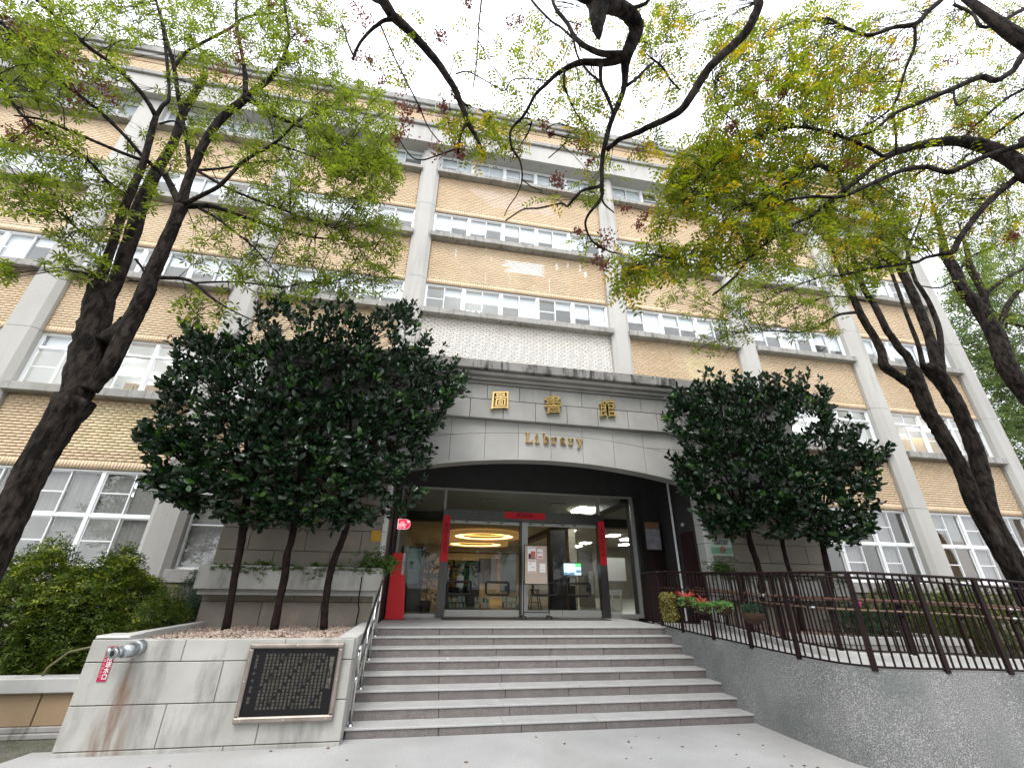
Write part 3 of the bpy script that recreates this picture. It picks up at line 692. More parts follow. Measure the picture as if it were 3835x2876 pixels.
for (x, y, w) in ((5.55, 15.5, 1.1), (10.6, 31.5, .9), (10.3, 28.8, .9), (10.2, 23.8, .9), (13.2, 29.0, .9), (7.2, 22.5, .8), (11.8, 25.5, .9)):
    part('tube_light', M['tube2'], LB, (x - w * .12, x + w * .12, y, y + w, 4.60, 4.655), (x + w * .25, x + w * .42, y, y + w, 4.60, 4.655))
for (x, y) in ((1.72, 14.9), (4.2, 14.9)): part('air_grille', M['alu'], LB, (x, x + .5, y, y + .35, 4.62, 4.655))
def panel(name, mt, u0, v0, u1, v1, Y, d=.05, par=None):
    a = at(u0, v0, Y); b = at(u1, v1, Y)
    return part(name, mt, par, (min(a[0], b[0]), max(a[0], b[0]), Y, Y + d, min(a[2], b[2]), max(a[2], b[2])))
zz = lambda x, y: (1620 + x / 1.8309, 1880 + y / 1.8309)
panel('partition', M['dark'], *zz(95, 345), *zz(600, 352), 19.0, .1, LB)
panel('side_wall', M['paleteal'], *zz(470, 362), *zz(570, 620), 21.0, .1, LB)
panel('pale_wall', M['paper'], *zz(405, 385), *zz(440, 545), 21.5, .1, LB)
panel('grey_wall', M['lobwall'], *zz(320, 385), *zz(400, 560), 22.0, .1, LB)
panel('stone_column', M['travertine'], *zz(930, 185), *zz(1000, 740), 17.0, .8, LB)
panel('stone_wall', M['travertine'], *zz(1000, 330), *zz(1120, 740), 20.0, .2, LB)
panel('dark_column', M['dark'], *zz(805, 190), *zz(925, 740), 16.6, .5, LB)
panel('back_white_wall', M['paper'], *zz(1190, 380), *zz(1330, 540), 26.0, .2, LB)
# coloured mosaic of book covers
cols = [(.65, .48, .06), (.55, .06, .05), (.14, .38, .14), (.10, .18, .30), (.60, .52, .32), (.09, .09, .09), (.70, .56, .10), (.07, .28, .16)]
cm = [mat('cover_colour', c, rough=.6) for c in cols]
sh = tag(thing('book_cover_wall', tuple(at(*zz(200, 640), 20.0)), 'wall of small yellow, red and green book covers seen through the left door', 'display wall'))
panel('back_board', M['dark'], *zz(105, 395), *zz(315, 740), 20.03, .05, sh)
rc = random.Random(4)
for r in range(14):
    for c in range(13):
        x0, y0 = 108 + c * 15.6, 400 + r * 13
        if rc.random() < .12: continue
        k = (0 if c < 5 and rc.random() < .55 else 2 if c > 6 and rc.random() < .6 else rc.randrange(8))
        if c < 2 and r > 2 and rc.random() < .5: k = 1
        panel('book_cover', cm[k], *zz(x0, y0), *zz(x0 + 13, y0 + 10.5), 20.0, .03, sh)
# low book shelves
def shelf(x0, x1, ytop, ybot, Y, label, seed, pale=True):
    T = thing('book_shelf', tuple(at(*zz((x0 + x1) / 2, ybot), Y)), label, 'bookshelf', 'low book shelves in the lobby')
    q = random.Random(seed)
    for k in range(3):
        yy = ytop + (ybot - ytop) * k / 2
        panel('shelf_board', M['alu'], *zz(x0, yy), *zz(x1, yy + 5), Y, .3, T)
    for k in range(2):
        yt = ytop + (ybot - ytop) * k / 2; x = x0 + 2
        while x < x1 - 6:
            w = q.uniform(3.5, 7); hh = (ybot - ytop) / 2 * q.uniform(.55, .85)
            panel('book', M['paper'] if q.random() < .55 else cm[q.randrange(8)], *zz(x, yt + (ybot - ytop) / 2 - hh), *zz(x + w - .7, yt + (ybot - ytop) / 2), Y + .02, .2, T); x += w
shelf(108, 228, 640, 722, 17.5, 'low shelf of mixed books behind the first door leaf', 1)
shelf(290, 395, 650, 722, 17.5, 'low shelf of pale books behind the second door leaf', 2)
shelf(482, 585, 640, 722, 17.2, 'low shelf of pale upright magazines behind the left door edge', 3)
panel('counter', M['paper'], *zz(1195, 600), *zz(1300, 640), 18.0, .6, LB)
for xx in (1210, 1232, 1290): panel('table_leg', M['paper'], *zz(xx, 600), *zz(xx + 6, 745), 17.9, .05, LB)
panel('notice_paper', M['paper'], *zz(168, 502), *zz(212, 540), 16.5, .02, LB); panel('notice_paper', M['paper'], *zz(165, 555), *zz(208, 582), 16.5, .02, LB)
# lobby glass gate bars, monitor, stool, plant, kiosk
TV = thing('wall_monitor', tuple(at(*zz(960, 500), 14.6)), 'small flat screen showing a pale blue corridor picture inside the right door', 'monitor')
M['screen'] = mat('screen_glow', (.02, .02, .02), rough=.3, emit=((.42, .68, .80), 1.1)); M['screeng'] = mat('screen_green', (.02, .02, .02), emit=((.06, .55, .12), 1.0)); M['screenw'] = mat('screen_white', (.02, .02, .02), emit=((.85, .95, 1), 1.3)); M['screend'] = mat('screen_dark', (.02, .02, .02), emit=((.10, .22, .34), .8))
panel('housing', M['black'], *zz(893, 414), *zz(1026, 507), 14.62, .06, TV)
panel('screen', M['screen'], *zz(900, 419), *zz(1020, 500), 14.60, .015, TV)
panel('screen_patch', M['screeng'], *zz(978, 420), *zz(1018, 443), 14.59, .008, TV)
for k in range(5): panel('screen_patch', M['screenw'], *zz(925 + k * 11, 425 + k * 4), *zz(932 + k * 11, 488 - k * 5), 14.59, .008, TV)
panel('screen_patch', M['screend'], *zz(903, 480), *zz(975, 499), 14.59, .008, TV); panel('screen_patch', M['screend'], *zz(985, 465), *zz(1018, 485), 14.59, .008, TV)
KS = thing('poster_stand', tuple(at(*zz(960, 745), 15.0)), 'stand with small papers and dark leaves beneath the flat screen', 'stand')
panel('post', M['black'], *zz(935, 510), *zz(985, 745), 15.0, .12, KS); panel('sheet', M['paper'], *zz(940, 512), *zz(980, 570), 14.9, .01, KS)
panel('sheet', M['paper'], *zz(1070, 470), *zz(1108, 630), 15.5, .01, KS)
ST = thing('bar_stool', tuple(at(*zz(705, 740), 15.3)), 'black bar stool seen through the glass under the notice board', 'stool')
c0 = at(*zz(700, 605), 15.3); f0 = 1.2
m = MB(); m.lathe([(.001, 0), (.17, 0), (.17, .04), (.001, .045)], (c0[0], 15.3, c0[2]), 14); m.build('seat', M['black'], ST)
for dx, dy in ((-.2, -.2), (.2, -.2), (-.2, .2), (.2, .2)):
    m = MB(); m.tube([(c0[0] + dx * .4, 15.3 + dy * .4, c0[2]), (c0[0] + dx, 15.3 + dy, f0)], .014, 6); m.build('leg', M['black'], ST)
m = MB(); m.tube([(c0[0] + .2 * math.cos(a) , 15.3 + .17 * math.sin(a), f0 + .3) for a in np.linspace(0, 6.28, 13)], .01, 5); m.build('foot_ring', M['black'], ST)
# teal roll-up poster and tall dark kiosk behind left pane
KP = thing('poster_kiosk', (-.3, 13.75, 1.2), 'tall black kiosk with pale green poster behind the left glass pane', 'kiosk')
zk = lambda x, y: (1380 + x / 1.9824, 1880 + y / 1.9824)
panel('cabinet', M['black'], *zk(245, 325), *zk(380, 815), 13.75, .25, KP)
M['teal'] = mat('teal_poster', (.13, .24, .21), (.16, .28, .25), 8, .6)
panel('poster', M['teal'], *zk(272, 342), *zk(370, 608), 13.72, .02, KP); panel('printed_figure', M['black'], *zk(305, 440), *zk(328, 495), 13.712, .006, KP)
for yy in (378, 395, 412, 520, 545): panel('printed_line', M['black'], *zk(290, yy), *zk(355, yy + 3), 13.712, .006, KP)
panel('edge_trim', M['alu'], *zk(268, 325), *zk(274, 612), 13.70, .02, KP)
DP = thing('lobby_plant', (.05, 13.6, 1.2), 'leafy plant in a dark pot behind the left glass pane', 'potted plant')
m = MB(); m.lathe([(.001, 0), (.13, 0), (.17, .38), (.15, .38), (.001, .34)], (.08, 13.6, 1.2), 14); m.build('pot', M['maroon'], DP)

# ================================================================== things on the landing
NB = thing('notice_board', (3.0, 12.45, 1.2), 'beige pinboard with posters in a black wheeled frame before the doors', 'notice board')
yb = 12.42; xa, xb, za, zb = 2.64, 3.31, 2.02, 3.03
part('pinboard', mat('pinboard_fabric', (.46, .37, .31), (.42, .335, .28), 60, .9), NB, (xa + .02, xb - .02, yb, yb + .02, za + .02, zb - .02))
m = MB()
for q in ((xa, xa + .022, yb - .012, yb + .03, za, zb), (xb - .022, xb, yb - .012, yb + .03, za, zb), (xa + .022, xb - .022, yb - .012, yb + .03, zb - .022, zb), (xa + .022, xb - .022, yb - .012, yb + .03, za, za + .022)): m.box(*q)
m.build('frame', M['black'], NB)
for x in (xa - .01, xb + .01):
    m = MB(); m.tube([(x, yb + .01, 1.28), (x, yb + .01, za + .1)], .013, 6); m.tube([(x, yb - .26, 1.27), (x, yb + .26, 1.27)], .016, 6); m.build('leg', M['black'], NB)
    for dy in (-.25, .25):
        m = MB(); c_ = (x, yb + dy, 1.235); m.tube([(x - .018, yb + dy, 1.235), (x + .018, yb + dy, 1.235)], .034, 10); m.build('caster', M['black'], NB)
m = MB(); m.tube([(xa, yb + .01, 1.36), (xb, yb + .01, 1.36)], .011, 6); m.build('crossbar', M['black'], NB)
M['pr'] = mat('poster_red', (.50, .12, .09), rough=.7); M['pp'] = mat('poster_pink', (.55, .36, .34), rough=.7); M['pn'] = mat('poster_dark', (.05, .05, .07), rough=.7); M['pg'] = mat('poster_grey', (.45, .43, .45), rough=.7)
bx = lambda x, y: (xa + .02 + (x - 630) / 158 * (xb - xa - .04), za + (570 - y) / 270 * (zb - za))
def sheet(x0, y0, x1, y1, mt, par, dy=0.0, nm='poster'):
    a = bx(x0, y0); b = bx(x1, y1); return part(nm, mt, par, (a[0], b[0], yb - .004 - dy, yb - .001 - dy, b[1], a[1]))
s1 = sheet(650, 315, 708, 400, M['paper'], NB); sheet(672, 345, 704, 388, M['pr'], s1, .004, 'printed_patch'); sheet(655, 362, 674, 392, M['pn'], s1, .005, 'printed_patch'); sheet(655, 390, 706, 398, M['pn'], s1, .006, 'printed_patch'); sheet(655, 320, 704, 326, M['pg'], s1, .004, 'printed_patch')
s2 = sheet(713, 318, 765, 402, M['pp'], NB); sheet(720, 330, 757, 392, M['paper'], s2, .004, 'printed_patch'); sheet(723, 350, 736, 358, M['pn'], s2, .006, 'printed_patch'); sheet(722, 378, 755, 388, M['pr'], s2, .006, 'printed_patch'); sheet(742, 345, 752, 362, M['pg'], s2, .006, 'printed_patch')
s3 = sheet(650, 405, 710, 492, M['paper'], NB); sheet(656, 408, 704, 418, M['pp'], s3, .004, 'printed_patch'); sheet(664, 430, 674, 435, M['pn'], s3, .004, 'printed_patch'); sheet(680, 452, 696, 458, M['pg'], s3, .004, 'printed_patch'); sheet(656, 480, 706, 490, M['pp'], s3, .005, 'printed_patch')
s4 = sheet(735, 428, 775, 488, M['paper'], NB); sheet(742, 470, 766, 474, M['pg'], s4, .004, 'printed_patch')

RS = thing('red_stand', (-.62, 12.2, 1.2), 'tall glossy red tapered stand with white side bracket left of the glass doors', 'stand')
m = MB()
y0, y1 = 12.1, 12.35
v = [(-.86, y0, 1.2), (-.42, y0, 1.2), (-.42, y1, 1.2), (-.86, y1, 1.2), (-.86, y0 + .02, 2.71), (-.60, y0 + .02, 2.71), (-.60, y1, 2.71), (-.86, y1, 2.71), (-.86, y0, 1.9), (-.47, y0, 1.9), (-.47, y1, 1.9), (-.86, y1, 1.9)]
m.add(v, [(0, 1, 9, 8), (8, 9, 5, 4), (1, 2, 10, 9), (9, 10, 6, 5), (2, 3, 11, 10), (10, 11, 7, 6), (3, 0, 8, 11), (11, 8, 4, 7), (4, 5, 6, 7), (3, 2, 1, 0)]); m.build('body', M['red'], RS)
part('bracket', M['paper'], RS, (-.575, -.555, 12.12, 12.3, 2.15, 2.70)); part('bracket_face', M['alu'], RS, (-.60, -.535, 12.10, 12.118, 2.20, 2.66))
part('base_plate', M['black'], RS, (-.875, -.405, 12.085, 12.365, 1.2, 1.215))

AE = thing('defibrillator_sign', (-.72, 12.95, 3.5), 'small glowing red sign with white heart and letters on the left glass pane', 'sign')
m = MB(); x0, x1, z0, z1 = -.89, -.54, 3.38, 3.65; r = .12
pts = [(x0, z1), (x0, z0)] + [(x1 - r + r * math.cos(a), (z0 + z1) / 2 + (z1 - z0) / 2 * math.sin(a)) for a in np.linspace(-1.57, 1.57, 9)]
m.prism_y(pts, 12.955, 12.965); m.build('rim', mat('sign_rim', (.8, .7, .7), emit=((1, .75, .78), .5)), AE)
m = MB(); cxx, czz = sum(p[0] for p in pts) / len(pts), sum(p[1] for p in pts) / len(pts); m.prism_y([(cxx + (p[0] - cxx) * .93, czz + (p[1] - czz) * .93) for p in pts], 12.949, 12.954); m.build('face', mat('sign_face', (.65, .01, .04), emit=((1, .02, .08), .45)), AE)
M['sw'] = mat('sign_white', (.8, .7, .7), emit=((1, .8, .8), .4))
text_obj('lettering', 'AED\n自動體外\n電擊器', .062, M['sw'], (-.76, 12.946, 3.50), AE, ext=.001, bold=.001)
m = MB(); m.prism_y([(-.60 + .045 * (math.sin(a) ** 3), 3.585 + .045 * (.81 * math.cos(a) - .31 * math.cos(2 * a) - .12 * math.cos(3 * a))) for a in np.linspace(6.28, 0, 20)[:-1]], 12.944, 12.948); m.build('heart', M['sw'], AE)

YN = thing('yellow_notice', (-1.12, 10.6, 3.0), 'small orange-yellow paper notice on the left pier', 'notice')
a = at(1380 + 25 / 1.9824, 1880 + 212 / 1.9824, 10.6); b = at(1380 + 85 / 1.9824, 1880 + 292 / 1.9824, 10.6)
part('sheet', mat('yellow_paper', (.62, .34, .02), rough=.7), YN, (a[0], b[0], 10.606, 10.614, b[2], a[2]))
for k in range(4): part('printed_line', M['pn'], YN, (a[0] + .02, b[0] - .02, 10.602, 10.605, a[2] - .05 - .05 * k, a[2] - .042 - .05 * k))

NS = thing('no_smoking_sign', (7.45, 10.6, 2.74), 'pale green no-smoking sign with red prohibition circle on the right pier', 'sign')
part('board', mat('sign_pale_green', (.50, .60, .50), rough=.6), NS, (7.14, 7.76, 10.59, 10.612, 2.76, 3.16))
part('green_field', mat('sign_green', (.16, .36, .22), (.24, .44, .30), 4, .6), NS, (7.15, 7.75, 10.585, 10.589, 2.80, 2.96))
text_obj('lettering', '本校為無菸校園\n全面禁止吸菸', .068, M['pn'], (7.45, 10.583, 3.08), NS, ext=.001, bold=.001, lsp=.95)
m = MB(); m.tube([(7.47 + .072 * math.cos(a), 10.578, 2.90 + .072 * math.sin(a)) for a in np.linspace(0, 2 * math.pi, 21)], .009, 6); m.tube([(7.42, 10.577, 2.95), (7.52, 10.577, 2.85)], .008, 6); m.build('prohibition_ring', M['red'], NS)
part('cigarette', M['pn'], NS, (7.43, 7.51, 10.580, 10.584, 2.885, 2.902))

FP = thing('glazed_poster', (6.7, 12.6, 3.4), 'framed glossy grey poster hung above the iron gate beside the entrance', 'poster')
part('sheet', mat('poster_glossy', (.16, .155, .17), (.26, .25, .28), 5, .2, spec=.8), FP, (6.42, 6.88, 12.60, 12.61, 3.02, 3.60)); part('upper_sheet', mat('poster_brown', (.18, .10, .055), rough=.25), FP, (6.42, 6.88, 12.60, 12.61, 3.602, 3.80))
part('backing', M['black'], FP, (6.40, 6.90, 12.612, 12.64, 3.0, 3.82))
FG = thing('folding_gate', (6.7, 12.75, 1.2), 'dark maroon upright-bar gate folded beside the glass entrance', 'gate')
part('rail', M['maroon'], FG, (6.40, 7.02, 12.72, 12.76, 3.0, 3.05)); part('rail', M['maroon'], FG, (6.40, 7.02, 12.72, 12.76, 1.25, 1.30))
x = 6.42
while x < 7.0: part('bar', M['maroon'], FG, (x, x + .022, 12.73, 12.75, 1.30, 3.0)); x += .055
# ================================================================== left planting bed
LW = thing('planting_bed_wall', (-2.6, 7.5, 0), 'pale stained stone wall of the left planting bed carrying the black plaque', 'wall')
WX0, WX1 = -4.27, -.92
def stone(par, mt, *b, bev=.006):
    m = MB(); m.bbox(*b, bev); return m.build('stone', mt, par)
cr = M['joint']
part('wall_core', cr, LW, (WX0 + .02, WX1 - .02, 7.52, 7.70, 0, 1.22))
for z0, z1, xs_ in ((-.02, .072, [WX0, -2.35, WX1]), (.082, .535, [WX0, -3.15, -1.98, WX1]), (.545, 1.003, [WX0, -2.6, -1.35, WX1]), (1.013, 1.262, [WX0, -3.14, -1.86, WX1])):
    for a, b in zip(xs_[:-1], xs_[1:]): stone(LW, M['bedstone'], a + .004, b - .004, 7.5, 7.66, z0, z1)
# side wall along the steps, stepped coping joint
for z0, z1 in ((-.02, .5), (.51, 1.0)):
    part('stone', M['bedstone'], LW, (WX1 - .16, WX1, 7.664, 9.0, z0, z1)); part('stone', M['bedstone'], LW, (WX1 - .16, WX1, 9.01, 10.55, z0, z1))
part('coping', M['cap'], LW, (WX1 - .26, WX1 + .012, 7.664, 10.5, 1.006, 1.268))
part('coping', M['cap'], LW, (WX0 - .01, WX0 + .16, 7.664, 10.5, 1.06, 1.275)); part('stone', M['bedstone'], LW, (WX0, WX0 + .15, 7.664, 10.5, -.02, 1.055))
m = MB(); m.bbox(WX0 + .01, WX0 + .42, 7.51, 7.9, 1.264, 1.31, .02); m.build('coping_end', M['cap'], LW)
part('soil', M['soil'], LW, (WX0 + .15, WX1 - .26, 7.66, 10.62, .9, 1.15))
# rust stain: thin mineral crust running down from the inlet
M['rust'] = mat('rust_stain', (.30, .17, .09), (.42, .34, .26), 9, .85, .2, 60, stretch=(3, 1, .35))
def rust_mesh():
    m = bpy.data.materials.new('rust_wash'); m.use_nodes = True; nd = m.node_tree.nodes; L = m.node_tree.links; b = nd['Principled BSDF']
    b.inputs['Base Color'].default_value = (.22, .13, .08, 1); b.inputs['Roughness'].default_value = .9
    tc = nd.new('ShaderNodeTexCoord'); sp = nd.new('ShaderNodeSeparateXYZ'); L.new(tc.outputs['Object'], sp.inputs[0])
    mp = nd.new('ShaderNodeMapping'); mp.inputs['Scale'].default_value = (9, 1, 1.6); L.new(tc.outputs['Object'], mp.inputs[0])
    n = nd.new('ShaderNodeTexNoise'); n.inputs['Scale'].default_value = 1.5; n.inputs['Detail'].default_value = 5; L.new(mp.outputs[0], n.inputs[0])
    # distance from the run line, widening downwards
    dx = nd.new('ShaderNodeMath'); dx.operation = 'ADD'; dx.inputs[1].default_value = 3.71; L.new(sp.outputs[0], dx.inputs[0])
    ab = nd.new('ShaderNodeMath'); ab.operation = 'ABSOLUTE'; L.new(dx.outputs[0], ab.inputs[0])
    wd = nd.new('ShaderNodeMapRange'); L.new(sp.outputs[2], wd.inputs[0]); wd.inputs[1].default_value = 1.05; wd.inputs[2].default_value = 0.0; wd.inputs[3].default_value = .055; wd.inputs[4].default_value = .34
    dv = nd.new('ShaderNodeMath'); dv.operation = 'DIVIDE'; L.new(ab.outputs[0], dv.inputs[0]); L.new(wd.outputs[0], dv.inputs[1])
    iv = nd.new('ShaderNodeMath'); iv.operation = 'SUBTRACT'; iv.inputs[0].default_value = 1.0; iv.use_clamp = True; L.new(dv.outputs[0], iv.inputs[1])
    mr = nd.new('ShaderNodeMapRange'); L.new(n.outputs['Fac'], mr.inputs[0]); mr.inputs[1].default_value = .32; mr.inputs[2].default_value = .66
    mu = nd.new('ShaderNodeMath'); mu.operation = 'MULTIPLY'; L.new(iv.outputs[0], mu.inputs[0]); L.new(mr.outputs[0], mu.inputs[1])
    m2 = nd.new('ShaderNodeMath'); m2.operation = 'MULTIPLY'; m2.inputs[1].default_value = .85; m2.use_clamp = True; L.new(mu.outputs[0], m2.inputs[0])
    L.new(m2.outputs[0], b.inputs['Alpha']); return m
m = MB(); m.add([(-4.2, 7.4975, .03), (-3.3, 7.4975, .03), (-3.45, 7.4975, 1.06), (-3.9, 7.4975, 1.06)], [(0, 1, 2, 3)])
m.build('rust_stain', rust_mesh(), LW)
# plaque
PQ = thing('memorial_plaque', (-1.67, 7.47, .32), 'black engraved plaque in a brushed metal frame on the left bed wall beside the steps', 'plaque')
part('slab', M['plaque'], PQ, (-2.26, -1.11, 7.462, 7.497, .37, 1.17))
for q in ((-2.29, -1.05, .315, .385), (-2.29, -1.05, 1.155, 1.215)): m = MB(); m.bbox(q[0], q[1], 7.425, 7.498, q[2], q[3], .016); m.build('frame_bar', M['bronze'], PQ)
for q in ((-2.29, -2.235), (-1.115, -1.05)): m = MB(); m.bbox(q[0], q[1], 7.425, 7.498, .387, 1.153, .016); m.build('frame_bar', M['bronze'], PQ)
for x, z in ((-2.2, .35), (-1.67, .345), (-1.14, .35), (-2.2, 1.19), (-1.67, 1.19), (-1.14, 1.19), (-2.265, .78), (-1.08, .78)):
    m = MB(); m.lathe([(.001, -.006), (.009, -.004), (.009, .004)], (x, 7.427, z), 8, 'y'); m.build('screw', M['stainless'], PQ)
text_obj('title', '\n'.join('圖書館興建記'), .064, M['plaquetext'], (-1.185, 7.460, .86), PQ, ext=.001, bold=.001, lsp=.98)
TXT = '本校圖書館創建於民國五十年間初設於行政大樓其後藏書日增館舍漸感不足乃有興建新館之議蒙各界人士鼎力贊助共襄盛舉於是擇地鳩工經營擘劃歷時二載始告落成新館樓高五層藏書數十萬冊閱覽席位千餘設備完善環境清幽為師生研究進修之所知識之寶庫學術之殿堂也今值落成特立此碑以誌其事並申謝忱願我全校師生善用此館勤學不倦日新又新發揚校訓貢獻社會造福人群是為記'
ti = 0
for c in range(17):
    col = ''
    nrow = 17
    for r in range(nrow): col += TXT[(ti * 7 + 3 * r) % len(TXT)] if (c * 5 + r * 3) % 11 else '　'; ti += 1
    o = text_obj('engraved_column', '\n'.join(col), .034, M['plaquetext'], (-1.255 - c * .0495, 7.4605, .772), PQ, ext=.0008, lsp=1.11, kind='stuff')
text_obj('engraved_column', '\n'.join('中華民國　年　月　校長　謹識'), .036, M['plaquetext'], (-2.17, 7.4605, .80), PQ, ext=.0008, lsp=1.11, kind='stuff')
# fire service inlet and its sign
FI = thing('fire_inlet', (-3.75, 7.5, 1.1), 'galvanised twin-nozzle fire inlet sticking out of the left bed wall above the rust stain', 'pipe fitting')
m = MB(); m.tube([(-3.68, 7.52, 1.175), (-3.70, 7.40, 1.165)], .092, 18); m.build('flange', M['galv'], FI)
m = MB(); m.tube([(-3.69, 7.45, 1.17), (-3.72, 7.34, 1.16), (-3.76, 7.27, 1.15)], [.080, .086, .07], 18); m.build('body', M['galv'], FI)
for (x, y) in ((-3.80, 7.16), (-3.925, 7.27)):
    bx_, by_ = (-3.74, 7.32) if x > -3.9 else (-3.78, 7.36)
    d_ = Vector((x - bx_, y - by_, -.012)); e_ = Vector((x, y, 1.145))
    m = MB(); m.tube([(bx_, by_, 1.16), tuple(e_)], [.052, .050], 14); m.tube([tuple(e_ - d_ * .25), tuple(e_ + d_ * .02)], .060, 14); nz = m.build('nozzle', M['galv'], FI)
    m = MB(); m.tube([tuple(e_), tuple(e_ + d_ * .03)], .034, 12); m.build('bore', M['bore'], nz)
RG = thing('fire_inlet_sign', (-4.0, 7.49, 1.0), 'narrow crimson strip sign with white vertical characters under the fire inlet', 'sign')
part('strip', mat('crimson_sheet', (.38, .005, .045), rough=.5), RG, (-4.055, -3.945, 7.488, 7.497, .80, 1.19))
text_obj('lettering', '消\n防\n送\n水\n口', .068, mat('sign_letter_white', (.75, .72, .72), rough=.6), (-3.975, 7.485, .985), RG, ext=.001, bold=.001, lsp=1.02)
text_obj('lettering', '自\n動\n灑\n水\n送\n水\n口', .034, mat('sign_letter_pink', (.62, .35, .40), rough=.6), (-4.03, 7.485, .985), RG, ext=.001, lsp=1.25)
# pebbles and dead leaves on the bed
def pebbles(name, region, n, zf, seed, mt, s0, s1, par=None, flat=.6):
    q = np.random.default_rng(seed)
    base = np.array([(1, 0, 0), (-1, 0, 0), (0, 1, 0), (0, -1, 0), (0, 0, 1), (0, 0, -1)], float)
    tr = np.array([(0, 2, 4), (2, 1, 4), (1, 3, 4), (3, 0, 4), (2, 0, 5), (1, 2, 5), (3, 1, 5), (0, 3, 5)])
    P_ = region(q, n); s = q.uniform(s0, s1, (len(P_), 1)) * q.uniform(.7, 1.3, (len(P_), 3)); s[:, 2] *= flat
    a = q.uniform(0, 6.28, len(P_)); v = base[None] * s[:, None, :]; ca, sa = np.cos(a)[:, None], np.sin(a)[:, None]
    V = np.stack([v[..., 0] * ca - v[..., 1] * sa, v[..., 0] * sa + v[..., 1] * ca, v[..., 2] + v[..., 0] * q.uniform(-.25, .25, (len(P_), 1))], -1) + P_[:, None]
    F = (np.arange(len(P_))[:, None, None] * 6 + tr[None]).reshape(-1, 3)
    o = link(name, fastmesh(name, V.reshape(-1, 3), F, mt, False), par); o['kind'] = 'stuff'; return o
def left_bed(q, n): x = q.uniform(WX0 + .16, WX1 - .27, n); y = q.uniform(7.67, 10.58, n); return np.stack([x, y, 1.165 + .02 * np.sin(x * 7) + q.uniform(-.01, .02, n)], 1)
pebbles('pale_pebbles', left_bed, 9000, 0, 1, M['pebble'], .014, .034); pebbles('fallen_leaves', left_bed, 700, 0, 2, M['deadleaf'], .03, .055, flat=.25)

# stainless handrail
HR = thing('handrail', (-.86, 8.9, .15), 'double stainless steel handrail along the left side of the steps', 'handrail')
posts = [(7.87, .15), (8.62, .45), (9.36, .75), (10.05, 1.05)]
sl = (1.05 - .15) / (10.05 - 7.87)
for y, z in posts:
    m = MB(); m.tube([(-.86, y, z), (-.86, y, z + .93 if y < 10 else z + .98)], .019, 10); m.build('post', M['stainless'], HR)
    m = MB(); m.lathe([(.045, 0), (.045, .012), (.022, .03)], (-.86, y, z), 12); m.build('base_flange', M['stainless'], HR)
for dz, rr_ in ((.99, .024), (.62, .017)):
    a = [(-.86, 7.72, .15 + dz - .05), (-.86, 7.87, .15 + dz), (-.86, 9.0, .15 + dz + sl * 1.13), (-.86, 10.05, 1.05 + dz)] + ([(-.86, 10.16, 1.05 + dz + .01), (-.86, 10.2, 1.05 + dz - .05)] if dz > .9 else [])
    m = MB(); m.tube(a, rr_, 10); m.build('rail', M['stainless'], HR)
m = MB(); m.tube([(-.86, 7.72, 1.09), (-.86, 7.66, 1.02), (-.86, 7.72, .96), (-.86, 7.80, .75)], .02, 8); m.build('rail_end', M['stainless'], HR)

# ================================================================== far left low wall and bed
LL = thing('low_garden_wall', (-6, 8.45, 0), 'low tan garden wall with grey coping at the far left in front of the azaleas', 'wall')
for a, b in ((-9.6, -7.4), (-7.39, -5.22), (-5.21, -4.28)): stone(LL, mat('tan_stone', (.33, .235, .14), (.28, .20, .12), 2, .85, .1, 60) if a < -9 else bpy.data.materials['tan_stone'], a, b - .008, 8.50, 8.7, .13, .52)
m = MB(); m.bbox(-9.6, -4.275, 8.42, 8.72, .52, .70, .012); m.build('coping', M['cap'], LL)
m = MB(); m.bbox(-9.6, -4.275, 8.44, 8.7, -.01, .055, .01); m.bbox(-9.6, -4.275, 8.47, 8.7, .058, .125, .01); m.build('base_moulding', M['sill'], LL)
m = MB(); m.box(-12, WX0 - .01, 8.70, 12.9, 0, .60); o = m.build('azalea_bed_soil', M['soil'], kind='structure')
m = MB(); m.tube([(-5.4, 8.62, .62), (-5.35, 8.6, .80), (-5.15, 8.6, 1.0), (-4.8, 8.6, 1.08), (-4.35, 8.65, 1.02)], .018, 7); tag(m.build('garden_hose', mat('hose_olive', (.13, .12, .05), rough=.6)), 'thin olive hose looping out of the azaleas over the low wall', 'hose')

# ================================================================== ramp, its wall and railings (right)
OP = [(6.05, 12.4, 1.2), (5.72, 11.3, 1.2), (5.42, 10.25, 1.2), (5.43, 9.4, 1.17), (5.47, 8.6, 1.14), (5.50, 7.7, 1.12), (5.50, 7.0, 1.10), (5.51, 6.4, 1.095), (5.54, 5.85, 1.09), (5.85, 5.50, 1.085), (6.5, 5.46, 1.07), (7.2, 5.48, 1.055), (8.0, 5.45, 1.03), (9.0, 5.42, .98), (10.4, 5.38, .92), (12.2, 5.35, .84), (14.5, 5.3, .72)]
IP = [(7.0, 11.3, 1.2), (6.98, 10.4, 1.16), (6.78, 9.4, 1.13), (6.62, 8.5, 1.10), (6.46, 7.6, 1.08), (6.50, 6.95, 1.06), (6.9, 6.65, 1.045), (7.6, 6.62, 1.03), (8.5, 6.62, 1.0), (9.5, 6.62, .95), (10.7, 6.62, .90), (12.2, 6.62, .82), (14.5, 6.6, .70)]
def resample(P_, n):
    P_ = np.array(P_, float); d = np.r_[0, np.cumsum(np.linalg.norm(np.diff(P_, axis=0), axis=1))]; t = np.linspace(0, d[-1], n)
    return np.stack([np.interp(t, d, P_[:, k]) for k in range(3)], 1)
def smooth(P_, n, it=2):
    P_ = np.array(P_, float)
    for _ in range(it):
        Q = [P_[0]]
        for a, b in zip(P_[:-1], P_[1:]): Q += [a * .75 + b * .25, a * .25 + b * .75]
        Q.append(P_[-1]); P_ = np.array(Q)
    return resample(P_, n)
